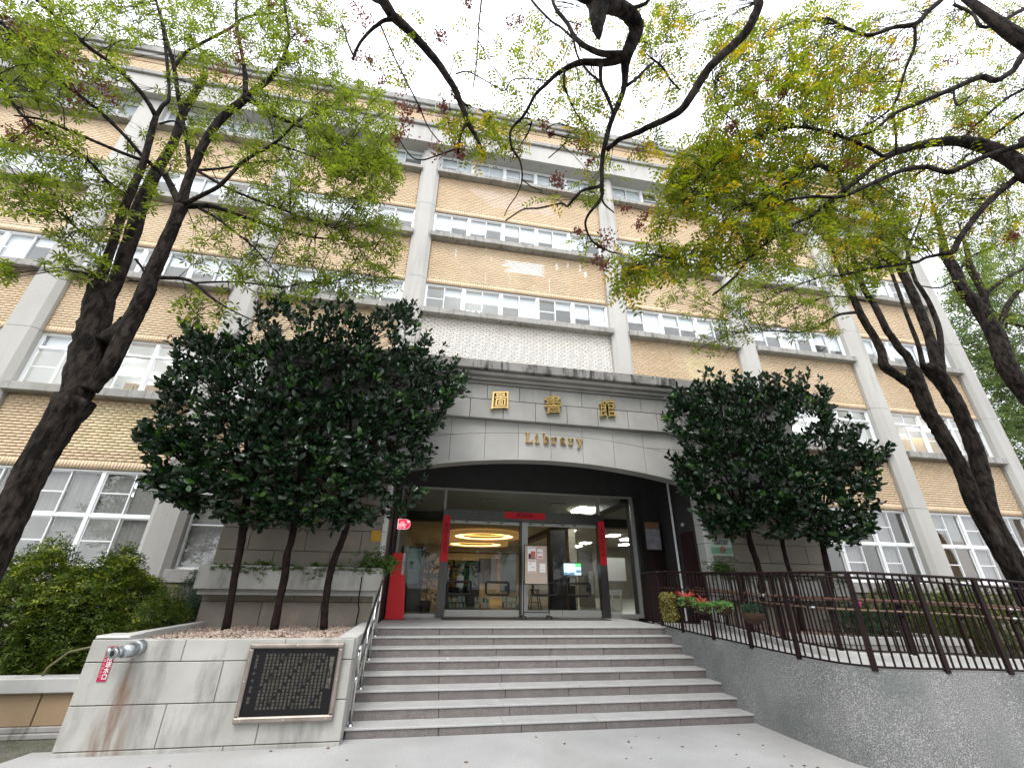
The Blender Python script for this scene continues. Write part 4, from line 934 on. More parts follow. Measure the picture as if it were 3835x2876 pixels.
RW = thing('ramp_wall', (5.5, 7, 0), 'grey pebbledash retaining wall curving round the wheelchair ramp right of the steps', 'wall')
o1 = smooth(OP[2:], 70)
def wallstrip(m, path, th, ztop, zbot):
    T = np.gradient(path, axis=0); nrm = np.stack([-T[:, 1], T[:, 0]], 1); nrm /= np.linalg.norm(nrm, axis=1)[:, None]
    n = len(path); v = []; f = []
    for p, q in zip(path, nrm):
        a = p[:2] - q * 0; b = p[:2] + q * th; zt = p[2] + ztop; zb = zbot if zbot is not None else p[2] - .12
        v += [(a[0], a[1], zb), (a[0], a[1], zt - .012), (a[0] + q[0] * .012, a[1] + q[1] * .012, zt), (b[0], b[1], zt), (b[0], b[1], zb)]
    for i in range(n - 1):
        for k in range(4): f.append((i * 5 + k, i * 5 + k + 1, i * 5 + 5 + k + 1, i * 5 + 5 + k))
    f += [(0, 1, 2, 3, 4), tuple((n - 1) * 5 + k for k in range(4, -1, -1))]
    m.add(v, f, False)
m = MB(); wallstrip(m, o1, .16, 0, -.1); m.build('wall_body', M['chip'], RW)
m = MB(); m.box(5.505, 5.53, 7.6, 10.3, -.05, .9); m.build('stair_side_skirt', M['chip'], RW)
# ramp surface: lofted between outer and inner path
i1 = smooth(IP, 70); o2 = smooth(OP, 70)
v = []; f = []
for a, b in zip(o2, i1): v += [(a[0], a[1], a[2] - .03), (b[0], b[1], b[2] - .03)]
for i in range(69): f.append((2 * i, 2 * i + 1, 2 * i + 3, 2 * i + 2))
m = MB(); m.add(v, f); m.build('ramp', M['ramp'], kind='structure')
IC = thing('ramp_kerb', (6.6, 8.5, 1.0), 'low pale kerb along the inner edge of the ramp', 'kerb')
m = MB(); wallstrip(m, i1, .12, .07, None); m.build('kerb_body', M['cap'], IC)
# outer and inner railings
def railing(name, path, label, hgt, pitch, post_every, rails, seed=0):
    T = thing(name, tuple(path[0]), label, 'railing')
    tot = np.r_[0, np.cumsum(np.linalg.norm(np.diff(path, axis=0), axis=1))]
    def P_(s): return np.array([np.interp(s, tot, path[:, k]) for k in range(3)])
    n = int(tot[-1] / pitch); k = 0; bmesh_ = {}
    for i in range(n + 1):
        s = i * pitch; p = P_(s); t = P_(min(s + .05, tot[-1])) - P_(max(s - .05, 0)); a = math.atan2(t[1], t[0])
        isp = i % post_every == 0
        key = isp
        if key not in bmesh_:
            q = MB()
            if isp: q.box(-.035, .035, -.02, .02, -.02, hgt)
            else: q.box(-.009, .009, -.009, .009, .03, hgt)
            bmesh_[key] = q.mesh('post' if isp else 'baluster', M['iron'])
        o = link('post' if isp else 'baluster', bmesh_[key], T); o.location = tuple(p); o.rotation_euler = (0, 0, a)
        if isp and rails:
            for (h, off, mt, r) in rails:
                nx, ny = -math.sin(a), math.cos(a)
                q = MB(); q.tube([tuple(p + [0, 0, h - .08]), tuple(p + [nx * off, ny * off, h - .05]), tuple(p + [nx * off, ny * off, h - r])], .012, 6); q.build('bracket', M['iron'], T)
    top = path + np.array([0, 0, hgt])
    q = MB(); q.tube([tuple(x) for x in top], .021, 6); q.build('top_rail', M['iron'], T)
    q = MB(); q.tube([tuple(x + np.array([0, 0, .03])) for x in path], .014, 5); q.build('bottom_rail', M['iron'], T)
    Tn = np.gradient(path, axis=0); nr = np.stack([-Tn[:, 1], Tn[:, 0]], 1); nr /= np.linalg.norm(nr, axis=1)[:, None]
    for (h, off, mt, r) in rails:
        pts = [(p[0] + q_[0] * off, p[1] + q_[1] * off, p[2] + h) for p, q_ in zip(path, nr)]
        for a, b in ((0, 24), (24, 44), (44, len(pts) - 1)):
            q = MB(); q.tube(pts[a:b + 1], r, 8); q.build('wooden_handrail', mt, T)
        for a in (24, 44):
            q = MB(); q.tube([pts[a - 1], tuple((np.array(pts[a]) * 1.0))], r * 1.15, 8); q.build('steel_sleeve', M['stainless'], T)
    return T
# outer railing stands on the wall
oo = o2.copy()
railing('outer_railing', oo, 'dark brown iron railing with upright bars on the outer ramp wall, hung with flower baskets', 1.14, .125, 8, [(.80, .08, M['wood'], .017)])
railing('inner_railing', i1 + np.array([.06, .02, .07]), 'dark brown iron railing with wooden handrails on the inner side of the ramp', 1.08, .14, 8, [(.74, -.08, M['bamboo'], .017), (.60, -.08, M['bamboo'], .015)])

# right bed
RB = thing('right_bed_wall', (8.5, 7.8, 0), 'low grey bed wall with pale coping behind the ramp railings', 'wall')
bp = np.array([(7.12, 8.55, 0), (8.1, 7.98, 0), (10.25, 7.62, 0)])
for (a, b) in ((bp[0], bp[1]), (bp[1], bp[2])):
    d = (b - a)[:2]; l = np.linalg.norm(d); d /= l; nn = np.array([-d[1], d[0]])
    for z0, z1 in ((.2, .68), (.69, 1.08)):
        poly = [a[:2], b[:2], b[:2] + nn * .15, a[:2] + nn * .15]; m = MB(); m.prism_z([tuple(p) for p in poly], z0, z1); m.build('stone', M['bedstone'], RB)
    poly = [a[:2] - nn * .015, b[:2] - nn * .015, b[:2] + nn * .2, a[:2] + nn * .2]; m = MB(); m.prism_z([tuple(p) for p in poly], 1.085, 1.20); m.build('coping', M['cap'], RB)
m = MB(); m.prism_z([(10.10, 7.64), (10.25, 7.62), (10.5, 10.5), (10.35, 10.5)], .2, 1.2); m.build('side_wall', M['bedstone'], RB)
m = MB(); m.prism_z([(7.14, 8.6), (8.1, 8.1), (10.2, 7.75), (10.4, 10.6), (7.1, 10.6)], .2, 1.10); m.build('soil', M['soil'], RB)
def right_bed(q, n):
    x = q.uniform(7.25, 10.15, n); lo = np.interp(x, [7.12, 8.1, 10.25], [8.75, 8.18, 7.82]); y = lo + q.random(n) * (10.55 - lo); return np.stack([x, y, 1.115 + q.uniform(-.01, .02, n)], 1)
pebbles('buff_pebbles', right_bed, 5000, 0, 3, M['pebble'], .012, .03); pebbles('leaf_litter', right_bed, 1500, 0, 4, M['deadleaf'], .03, .06, flat=.25)
m = MB(); m.box(10.5, 24, 7.9, 12.9, 0, .55); m.build('shrub_bed_soil', M['soil'], kind='structure')
m = MB(); m.box(-13.2, -9.6, 2, 12.9, -.01, .05); m.build('soil_strip', M['moss'], kind='structure')
# ================================================================== foliage machinery
def leafmesh(name, pos, axis, nrm, size, mt, kind='oval', width=.5, droop=.15):
    """leaves as small folded blades; pos, axis, nrm (n,3), size (n,)"""
    pos = np.asarray(pos); axis = axis / (np.linalg.norm(axis, axis=1)[:, None] + 1e-9)
    side = np.cross(axis, nrm); side /= np.linalg.norm(side, axis=1)[:, None] + 1e-9; up = np.cross(side, axis)
    if kind == 'oval':
        T = np.array([(0, 0, 0), (.34, .30, .05), (.40, .68, .03), (0, 1, -droop), (-.40, .68, .03), (-.34, .30, .05), (0, .33, -.03), (0, .7, -.05)])
        F = [(0, 1, 6), (6, 1, 2), (6, 2, 7), (7, 2, 3), (0, 6, 5), (6, 4, 5), (6, 7, 4), (7, 3, 4)]
    elif kind == 'lance':
        T = np.array([(0, 0, 0), (.5, .5, .06), (0, 1, -droop), (-.5, .5, .06), (0, .5, -.03)]); F = [(0, 1, 4), (4, 1, 2), (0, 4, 3), (4, 2, 3)]
    elif kind == 'flat':
        T = np.array([(0, 0, 0), (.5, .45, 0), (0, 1, -droop), (-.5, .45, 0)]); F = [(0, 1, 2), (0, 2, 3)]
    T = T.copy(); T[:, 0] *= width * (1.25 if kind == 'oval' else 1); n = len(pos)
    V = pos[:, None] + size[:, None, None] * (T[None, :, 0:1] * side[:, None] + T[None, :, 1:2] * axis[:, None] + T[None, :, 2:3] * up[:, None])
    Fa = (np.arange(n)[:, None, None] * len(T) + np.array(F)[None]).reshape(-1, 3)
    return fastmesh(name, V.reshape(-1, 3), Fa, mt)
def unit(a): return a / (np.linalg.norm(a, axis=-1, keepdims=True) + 1e-9)
def rnd_dir(n, q): return unit(q.normal(size=(n, 3)))
def whorls(P_, q, nl=7, size=.16, updir=(0, 0, 1), spread=1.0):
    """rosettes of leaves round each point"""
    n = len(P_); ax = unit(np.array(updir)[None] + .45 * q.normal(size=(n, 3)))
    a = unit(np.cross(ax, rnd_dir(n, q))); b = np.cross(ax, a)
    k = np.arange(nl); ph = q.uniform(0, 6.28, (n, 1)) + k[None] * 2 * math.pi / nl + q.normal(size=(n, nl)) * .15
    d = np.cos(ph)[..., None] * a[:, None] + np.sin(ph)[..., None] * b[:, None]
    d = unit(d * spread + ax[:, None] * q.uniform(-.25, .35, (n, nl, 1)))
    pos = P_[:, None] + d * .012; s = size * q.uniform(.75, 1.15, (n, nl))
    nr = np.repeat(ax[:, None], nl, 1)
    return pos.reshape(-1, 3), d.reshape(-1, 3), nr.reshape(-1, 3), s.reshape(-1)
def pinnates(P_, q, pairs=5, length=.30, lf=.075, out=None):
    """compound leaves: leaflets in pairs along a drooping rachis"""
    n = len(P_); d = rnd_dir(n, q); d[:, 2] = -abs(d[:, 2]) * .6 - .15
    if out is not None: d = unit(d + out)
    d = unit(d); side = unit(np.cross(d, np.array([0, 0, 1.0])[None] + .5 * q.normal(size=(n, 3)))); up = np.cross(side, d)
    L_ = length * q.uniform(.7, 1.2, n); pos = []; ax = []; nr = []; sz = []
    for k in range(pairs):
        t = (k + .6) / pairs; p = P_ + d * (L_ * t)[:, None] - np.array([0, 0, 1]) * (L_ * t * t * .25)[:, None]
        for s in (-1, 1):
            pos.append(p); ax.append(unit(side * s + d * .45 + .12 * q.normal(size=(n, 3)))); nr.append(up); sz.append(lf * q.uniform(.8, 1.15, n) * (1 - .25 * abs(t - .5)))
    return np.concatenate(pos), np.concatenate(ax), np.concatenate(nr), np.concatenate(sz)
def curve(P_, per=5):
    """Catmull-Rom through rows (x, y, z, r)"""
    P_ = np.array(P_, float)
    if len(P_) < 3: return resample_n(P_, per)
    Q = np.vstack([2 * P_[0] - P_[1], P_, 2 * P_[-1] - P_[-2]]); out = []
    for i in range(1, len(Q) - 2):
        for t in np.linspace(0, 1, per, endpoint=False):
            a, b, c_, d = Q[i - 1], Q[i], Q[i + 1], Q[i + 2]
            out.append(.5 * ((2 * b) + (c_ - a) * t + (2 * a - 5 * b + 4 * c_ - d) * t * t + (3 * b - a - 3 * c_ + d) * t ** 3))
    out.append(P_[-1]); out = np.array(out); out[:, 3] = np.maximum(out[:, 3], .003); return out
def resample_n(P_, n):
    t = np.linspace(0, 1, n)[:, None]; return P_[0] * (1 - t) + P_[-1] * t
class Tree:
    def __init__(s, name, base, label, cat='tree', group=None, bark='bark'):
        s.T = thing(name, base, label, cat, group); s.nodes = []; s.bark = M[bark]; s.wm = 1.0; s.ws = 1.0
    def limb(s, pts, Ya, Yb, name='branch', n=8, pre=None, post=None, jit=.05, wmul=1.0):
        """pts: (x, y, width) in the 2212 px view; depth runs from Ya to Yb"""
        k = len(pts); R_ = []
        for i, (x, y, w) in enumerate(pts):
            Y = Ya + (Yb - Ya) * (i / max(1, k - 1)); p = ad(x, y, Y); r = w * (s.wm if w > 22 else s.ws) * 1.73373 / FPX * depth(p) / 2; R_.append((*p, r))
        if pre: R_ = [tuple(q) for q in pre] + R_
        if post: R_ = R_ + [tuple(q) for q in post]
        c_ = curve(R_); m = MB(); m.tube(c_[:, :3], list(c_[:, 3]), n, jit=jit); m.build(name, s.bark, s.T); s.nodes.append(c_); return c_
    def skeleton(s): return np.vstack(s.nodes)
    def twigs(s, clusters, group=7, r00=.010, r1=.0035, seed=0, maxr=.09):
        """bundle clusters, run a shoot from the nearest wood to each bundle, then a twig to each cluster"""
        if len(clusters) == 0: return
        q = np.random.default_rng(seed); K = max(1, len(clusters) // group); cen = clusters[q.choice(len(clusters), K, replace=False)]
        lab = np.argmin(((clusters[:, None] - cen[None]) ** 2).sum(2), 1); sk = s.skeleton(); sk = sk[sk[:, 3] < maxr]
        m = MB()
        for k in range(K):
            C_ = clusters[lab == k]
            if not len(C_): continue
            c_ = C_.mean(0); dd = ((sk[:, :3] - c_) ** 2).sum(1); j = q.choice(np.argsort(dd)[:6]); a = sk[j, :3]; L_ = np.linalg.norm(c_ - a); r0 = r00 * min(1, .9 / (L_ + .01))
            mid = (a + c_) / 2 + np.array([0, 0, .12 * L_]) + q.normal(size=3) * .05 * L_; e = c_ * .85 + a * .15
            m.tube([a, mid * .6 + a * .4, mid, e], [min(r0 * (1 + L_ * .6), sk[j, 3] * .8 + .003), r0 * .9, r0 * .7, r1], 4, caps=False)
            for p in C_:
                mm = (e + p) / 2 + q.normal(size=3) * .04 * np.linalg.norm(p - e); m.tube([mid if q.random() < .35 else e, mm, p], [r1 * 1.4, r1, r1 * .6], 3, caps=False)
        m.build('twigs', M['twig'], s.T, kind='stuff')
def ellipse_pts(q, ells):
    """(cx, cy, rx, ry, count, Y0, Y1) in the 2212 px view -> points in the world"""
    out = []
    for (cx_, cy_, rx, ry, n, Y0, Y1) in ells:
        a = q.uniform(0, 6.283, n); r = np.sqrt(q.random(n)); Y = q.uniform(Y0, Y1, n)
        for x, y, yy in zip(cx_ + rx * r * np.cos(a), cy_ + ry * r * np.sin(a), Y): out.append(ad(x, y, yy))
    return np.array(out)
def pods(T, q, spots, seed=0, size=.028, per=34):
    """hanging clusters of papery seed capsules"""
    for (x, y, r, Y) in spots:
        c_ = ad(x, y, Y); rad = r * 1.734 / FPX * depth(c_); n = int(per * (1 + r / 20)); p = c_ + q.normal(size=(n, 3)) * rad * .55
        pos, ax, nr, sz = [], [], [], []
        for k in range(3):
            pos.append(p); ax.append(rnd_dir(n, q)); nr.append(rnd_dir(n, q)); sz.append(size * q.uniform(.8, 1.5, n))
        o = link('seed_cluster', leafmesh('seed_cluster', np.concatenate(pos), np.concatenate(ax), np.concatenate(nr), np.concatenate(sz), M['pod'], 'oval', .9), T)
        o['kind'] = 'stuff'

# ================================================================== left big tree (whorled leaves)
q1 = np.random.default_rng(101)
b1 = ad(-60, 1420, 7.4)
T1 = Tree('left_tree', (float(b1[0]), 7.4, 0), 'big dark forked tree with star-shaped leaf whorls at the left edge')
LB_ = T1.limb; T1.wm, T1.ws = .66, .75
tp = ad(-40, 1275, 7.4)
LB_([(-48, 1275, 92), (2, 1160, 90), (48, 1059, 88), (83, 991, 88), (130, 915, 92), (165, 862, 112)], 7.4, 7.4, 'trunk', 16, wmul=1.15, pre=[(tp[0] - .05, 7.4, -.05, .36), (tp[0] - .02, 7.4, .6, .30)])
LB_([(155, 880, 80), (180, 800, 90), (198, 730, 88), (212, 670, 80), (216, 624, 66), (218, 618, 30)], 7.4, 7.5, 'trunk', 14, jit=.10, wmul=1.2)
LB_([(228, 740, 60), (262, 705, 42), (268, 688, 26)], 7.35, 7.35, 'stump', 10, jit=.08)
LB_([(222, 660, 44), (247, 617, 40), (266, 564, 42), (291, 492, 44), (300, 455, 42), (332, 382, 34), (354, 345, 28), (379, 298, 25), (395, 245, 21), (420, 204, 19), (443, 163, 17)], 7.5, 8.4, 'stem', 10)
LB_([(212, 607, 20), (222, 589, 30), (247, 517, 24), (266, 457, 22), (288, 405, 20), (307, 360, 18), (322, 307, 17), (330, 275, 16), (337, 252, 14)], 7.4, 7.0, 'stem', 9)
LB_([(337, 252, 14), (320, 222, 12), (293, 187, 11), (238, 136, 11), (187, 99, 10), (129, 44, 9), (78, 0, 8), (40, -30, 6)], 7.0, 6.0)
LB_([(337, 252, 12), (352, 228, 10), (365, 211, 9), (361, 136, 9), (351, 58, 8), (337, 0, 7), (330, -40, 5)], 7.0, 7.0)
LB_([(409, 361, 13), (405, 320, 12), (399, 283, 11), (385, 211, 11), (376, 146, 11), (358, 78, 9), (345, 20, 6)], 7.6, 7.4)
LB_([(376, 146, 9), (400, 115, 8), (426, 99, 8), (491, 65, 7), (535, 37, 6), (596, 29, 5)], 7.5, 7.8)
LB_([(192, 842, 50), (215, 815, 50), (238, 789, 50), (275, 711, 50), (300, 664, 48), (316, 626, 50), (326, 598, 44), (341, 564, 42), (363, 514, 38), (380, 475, 36), (391, 448, 40)], 7.35, 7.3, 'stem', 12)
LB_([(391, 448, 26), (378, 420, 24), (366, 395, 18), (354, 375, 16)], 7.3, 7.6)
LB_([(392, 445, 34), (400, 410, 28), (412, 375, 27), (426, 345, 26), (433, 327, 25), (457, 283, 24), (490, 245, 24), (520, 222, 24), (533, 208, 24)], 7.3, 7.0, 'stem', 10)
LB_([(533, 210, 18), (555, 192, 17), (579, 174, 15), (606, 140, 12), (620, 99, 10), (623, 68, 8), (613, 0, 7), (610, -30, 5)], 7.0, 6.6)
LB_([(531, 205, 16), (529, 165, 13), (526, 136, 11), (518, 95, 10), (511, 51, 8), (511, 0, 7), (515, -30, 5)], 7.0, 7.2)
LB_([(535, 215, 15), (565, 230, 13), (596, 252, 12), (647, 273, 9), (698, 300, 7), (750, 330, 5), (800, 370, 3)], 7.0, 6.6)
LB_([(395, 446, 18), (416, 446, 16), (460, 446, 14), (528, 470, 11), (613, 497, 8), (681, 513, 6), (750, 521, 4), (820, 548, 2)], 7.3, 7.8)
LB_([(400, 440, 14), (440, 420, 12), (477, 399, 11), (528, 348, 10), (593, 310, 8), (640, 266, 6), (685, 235, 4)], 7.2, 6.6)
LB_([(593, 312, 6), (664, 334, 5), (750, 371, 4), (830, 420, 3)], 6.8, 7.2)
LB_([(429, 371, 9), (487, 404, 8), (545, 429, 7), (647, 467, 5), (740, 500, 3)], 7.2, 7.0)
LB_([(429, 368, 8), (480, 364, 6), (560, 350, 5), (640, 345, 3)], 7.2, 7.3)
LB_([(430, 450, 9), (460, 466, 8), (494, 491, 7), (545, 531, 5), (572, 562, 3), (610, 600, 2)], 7.3, 7.0)
LB_([(345, 600, 12), (392, 602, 10), (422, 613, 9), (453, 640, 8), (494, 667, 5), (559, 698, 3)], 7.3, 7.0)
LB_([(422, 611, 6), (511, 609, 5), (613, 620, 4), (681, 609, 3), (740, 640, 2)], 7.2, 7.2)
LB_([(272, 424, 12), (232, 392, 10), (198, 354, 9), (153, 320, 9), (99, 286, 9), (51, 252, 8), (20, 211, 8), (0, 170, 7), (-25, 130, 5)], 7.3, 6.2)
LB_([(303, 345, 9), (255, 327, 9), (191, 300, 8), (150, 283, 8), (92, 259, 7), (30, 250, 4)], 7.1, 6.5)
LB_([(358, 383, 12), (330, 358, 12), (307, 337, 11), (266, 290, 10), (204, 232, 10), (119, 167, 9), (68, 112, 8), (0, 48, 8), (-30, 20, 6)], 7.5, 6.4)
LB_([(246, 494, 7), (205, 497, 7), (170, 496, 6), (143, 470, 5), (102, 440, 4), (58, 412, 3)], 7.4, 6.8)
LB_([(345, 268, 6), (375, 262, 5), (392, 275, 4)], 7.2, 7.4)
LB_([(293, 560, 7), (310, 585, 6), (309, 606, 6), (275, 606, 4)], 7.5, 7.3)
ell1 = [(60, 60, 120, 90, 150, 5.8, 7.5), (60, 160, 100, 70, 110, 6, 7.5), (180, 90, 110, 90, 110, 6, 8), (330, 40, 140, 60, 130, 6.5, 8.5), (500, 60, 140, 80, 190, 6.5, 8.5), (640, 60, 110, 80, 130, 6, 8),
        (430, 190, 90, 80, 80, 7, 8.6), (520, 290, 120, 90, 110, 6.8, 8.4), (650, 190, 110, 90, 150, 6.2, 7.6), (760, 280, 100, 110, 260, 6.0, 7.4), (790, 380, 80, 60, 130, 6.0, 7.2), (640, 350, 120, 80, 120, 6.2, 7.6),
        (700, 480, 130, 70, 110, 6.6, 7.8), (800, 520, 80, 70, 90, 6.6, 7.8), (560, 450, 110, 60, 80, 6.8, 8), (480, 530, 90, 70, 55, 6.8, 8), (620, 590, 120, 60, 90, 6.8, 7.8), (780, 610, 90, 40, 45, 6.8, 7.6), (440, 660, 70, 50, 28, 6.8, 7.6),
        (330, 340, 70, 60, 28, 7, 8), (180, 200, 120, 60, 70, 6.4, 7.8), (90, 330, 110, 60, 90, 6.4, 7.4), (60, 420, 90, 50, 80, 6.4, 7.2), (180, 480, 100, 60, 70, 6.8, 7.6), (215, 400, 80, 60, 50, 6.8, 7.8), (170, 575, 80, 35, 36, 6.8, 7.6), (10, 590, 16, 26, 14, 6.6, 7), (290, 420, 60, 50, 24, 7, 8)]
c1 = ellipse_pts(q1, [(*e[:4], int(e[4] * 1.55), *e[5:]) for e in ell1])
T1.twigs(c1, 6, .009, .0032, 1)
pos, ax, nr, sz = whorls(c1, q1, 7, .135)
link('foliage', leafmesh('foliage', pos, ax, nr, sz, M['leaf_a'], 'lance', .26, .12), T1.T)['kind'] = 'stuff'
sp = [(35, 65, 30), (85, 105, 34), (100, 70, 18), (130, 120, 18), (195, 165, 26), (185, 135, 16), (170, 200, 32), (225, 190, 24), (240, 215, 18), (150, 215, 24), (30, 290, 22), (80, 300, 30), (65, 270, 18), (510, 75, 16), (530, 105, 30), (515, 125, 18), (625, 75, 18), (650, 70, 24), (660, 95, 20), (480, 150, 20), (590, 10, 16), (740, 60, 26), (700, 20, 26), (770, 130, 22), (60, 70, 20), (10, 35, 20)]
pods(T1.T, q1, [(x, y, r * .8, 6.8) for x, y, r in sp], 1)

# ================================================================== overhanging tree in the middle (trunk behind the viewer)
q2 = np.random.default_rng(202)
T2 = Tree('overhanging_tree', (1.9, -4.0, 0), 'twisting dark branches with sparse leaves hanging down from the top centre over the entrance')
LB_ = T2.limb; T2.wm, T2.ws = .76, .78
LB_([(1290, -60, 66), (1293, 0, 60), (1292, 30, 50), (1291, 55, 36), (1293, 78, 16), (1294, 86, 4)], 2.5, 2.55, 'trunk', 14, pre=[(1.9, -4.0, -.05, .35), (1.8, -3.7, 2.5, .30), (1.6, -2.2, 5.6, .26), (1.4, .2, 7.9, .24)], jit=.08)
LB_([(1295, 10, 46), (1325, 14, 42), (1352, 26, 42), (1370, 46, 42), (1374, 68, 40), (1364, 95, 36), (1354, 120, 33), (1350, 145, 24), (1350, 175, 17), (1344, 204, 15), (1327, 245, 14), (1316, 275, 14), (1310, 300, 14), (1303, 330, 13), (1300, 358, 12), (1300, 402, 11), (1298, 429, 10), (1269, 467, 7), (1266, 494, 6), (1283, 525, 5), (1314, 542, 4), (1340, 550, 2)], 2.5, 4.0, 'limb', 12, jit=.07)
LB_([(1290, 0, 40), (1262, -8, 34), (1230, -20, 26), (1190, -40, 20)], 2.5, 2.4, 'limb', 10)
LB_([(1362, 20, 12), (1395, 8, 9), (1402, -10, 8)], 2.5, 2.4)
LB_([(1300, 430, 6), (1307, 443, 5), (1327, 460, 3)], 3.8, 3.8)
LB_([(1298, 402, 9), (1259, 412, 8), (1240, 430, 8), (1225, 446, 7), (1212, 440, 5), (1164, 450, 5), (1130, 453, 4), (1092, 477, 4)], 3.7, 4.1)
LB_([(1355, 122, 24), (1330, 132, 22), (1300, 136, 20), (1252, 136, 17), (1208, 157, 12), (1180, 182, 10), (1157, 204, 9), (1143, 230, 8), (1130, 252, 8), (1103, 283, 7), (1106, 320, 6), (1123, 347, 5), (1128, 388, 4), (1116, 422, 3), (1100, 445, 3), (1089, 467, 2)], 2.9, 4.2)
LB_([(1128, 388, 3), (1150, 405, 3), (1172, 412, 2)], 4, 4)
LB_([(1350, 118, 22), (1325, 118, 19), (1300, 116, 17), (1278, 108, 15), (1256, 95, 14), (1240, 78, 12), (1225, 50, 11), (1201, 20, 10), (1190, -10, 8)], 2.9, 3.2)
LB_([(1236, 82, 7), (1212, 60, 6), (1188, 44, 6), (1150, 3, 6), (1140, -20, 5)], 3.1, 3.4)
LB_([(1238, 80, 7), (1244, 110, 6), (1252, 130, 5), (1275, 160, 6), (1295, 178, 6), (1322, 240, 5)], 3.0, 3.2)
LB_([(1298, 140, 13), (1297, 160, 11), (1300, 185, 10), (1315, 215, 8), (1326, 245, 7)], 2.9, 3.1)
LB_([(1220, 152, 8), (1218, 180, 7), (1226, 205, 6), (1242, 240, 4), (1260, 270, 3), (1275, 300, 2)], 3.1, 3.4)
LB_([(1355, 185, 10), (1375, 170, 8), (1395, 150, 7), (1412, 136, 6)], 2.9, 3.0)
LB_([(1405, 125, 6), (1430, 145, 6), (1450, 175, 5), (1470, 195, 4)], 3.0, 3.2)
LB_([(1135, 255, 6), (1148, 262, 5), (1142, 285, 5), (1130, 305, 3), (1118, 325, 2)], 3.8, 4)
LB_([(1235, 275, 3), (1200, 268, 3), (1180, 285, 3), (1225, 300, 4), (1210, 320, 3), (1185, 342, 3)], 3.6, 3.9)
LB_([(985, 160, 4), (1010, 155, 4), (1040, 170, 3), (1075, 190, 3), (1092, 195, 3), (1105, 175, 3), (1130, 170, 3), (1185, 175, 3)], 3.4, 3.4)
LB_([(1310, 325, 12), (1328, 310, 13), (1341, 300, 13), (1379, 286, 16), (1400, 275, 16), (1436, 259, 18), (1471, 238, 20), (1495, 205, 22), (1520, 165, 22), (1539, 139, 23), (1581, 101, 23), (1607, 75, 24), (1623, 50, 24), (1640, 10, 24), (1646, -30, 24)], 3.6, 2.2, 'limb', 10, post=[(2.6, .2, 7.6, .22), (2.2, -2.2, 5.4, .26), (1.95, -3.9, 3.0, .26)])
LB_([(810, -40, 32), (827, 0, 30), (840, 22, 29), (850, 37, 28), (885, 68, 24), (925, 112, 22), (950, 142, 20), (966, 167, 19), (982, 192, 18), (990, 211, 17), (1002, 240, 15), (1011, 266, 14), (1028, 296, 10), (1043, 327, 6)], 3.4, 4.0, 'limb', 10, pre=[(1.6, -3.0, 4.6, .20), (.6, -.5, 7.6, .17), (-.4, 1.6, 8.9, .16)])
LB_([(850, 42, 13), (830, 45, 11), (815, 55, 10), (799, 68, 9), (780, 90, 8), (768, 112, 8), (762, 130, 7)], 3.5, 3.8)
LB_([(762, 118, 6), (752, 95, 5), (745, 70, 4), (738, 50, 3)], 3.8, 3.9)
LB_([(1008, 268, 9), (998, 282, 8), (993, 300, 8), (990, 324, 8), (988, 335, 6)], 3.9, 4)
LB_([(985, 205, 9), (1000, 222, 8), (1010, 230, 6)], 3.8, 3.9)
LB_([(820, 50, 5), (850, 120, 4), (880, 180, 4), (905, 230, 4), (925, 275, 3), (950, 308, 3)], 3.6, 4.3)
LB_([(855, 290, 3), (885, 335, 4), (910, 346, 4), (940, 338, 4), (985, 322, 5)], 4.2, 4.0)
LB_([(1040, 0, 5), (1034, 60, 4), (1030, 130, 4), (1022, 190, 3)], 3.4, 3.6)
LB_([(970, 170, 3), (985, 120, 2), (1010, 72, 2)], 3.7, 3.6)
ell2 = [(1000, 275, 50, 40, 40, 3.8, 4.4), (985, 230, 30, 35, 14, 3.8, 4.3), (1040, 270, 40, 30, 34, 3.8, 4.4), (1085, 270, 45, 40, 46, 3.8, 4.5), (1105, 300, 35, 30, 26, 3.9, 4.5), (1035, 330, 40, 25, 26, 3.9, 4.3), (1130, 200, 60, 40, 24, 3.5, 4.2), (1190, 130, 70, 50, 30, 3.2, 4), (1180, 60, 60, 50, 24, 3.2, 4), (1240, 200, 60, 60, 46, 3.2, 4), (1255, 275, 40, 40, 40, 3.4, 4), (1290, 235, 40, 50, 34, 3.2, 4),
        (1410, 60, 50, 60, 70, 3, 3.8), (1430, 30, 60, 40, 50, 3, 3.8), (1400, 120, 40, 30, 30, 3, 3.8), (1420, 190, 50, 40, 26, 3, 3.8), (1460, 160, 40, 50, 22, 3, 3.8), (1400, 280, 40, 30, 22, 3.2, 3.8), (1395, 320, 30, 20, 16, 3.4, 3.8), (1280, 360, 30, 50, 22, 3.7, 4.2), (1270, 425, 30, 25, 14, 3.8, 4.2), (1320, 370, 20, 30, 10, 3.8, 4.2), (1265, 520, 25, 20, 12, 3.9, 4.2), (1340, 545, 25, 18, 14, 3.9, 4.2), (1090, 120, 60, 60, 20, 3.3, 3.9), (1040, 100, 60, 60, 10, 3.3, 3.9), (880, 60, 40, 40, 12, 3.3, 3.8), (860, 130, 40, 60, 16, 3.4, 4), (1300, 60, 60, 50, 16, 3, 3.6), (1175, 430, 18, 14, 6, 3.9, 4.1), (1490, 60, 50, 50, 36, 2.8, 3.6), (1560, 60, 60, 50, 50, 2.8, 3.6), (1160, 250, 30, 30, 10, 3.5, 4)]
c2 = ellipse_pts(q2, ell2)
T2.twigs(c2, 6, .006, .0022, 2)
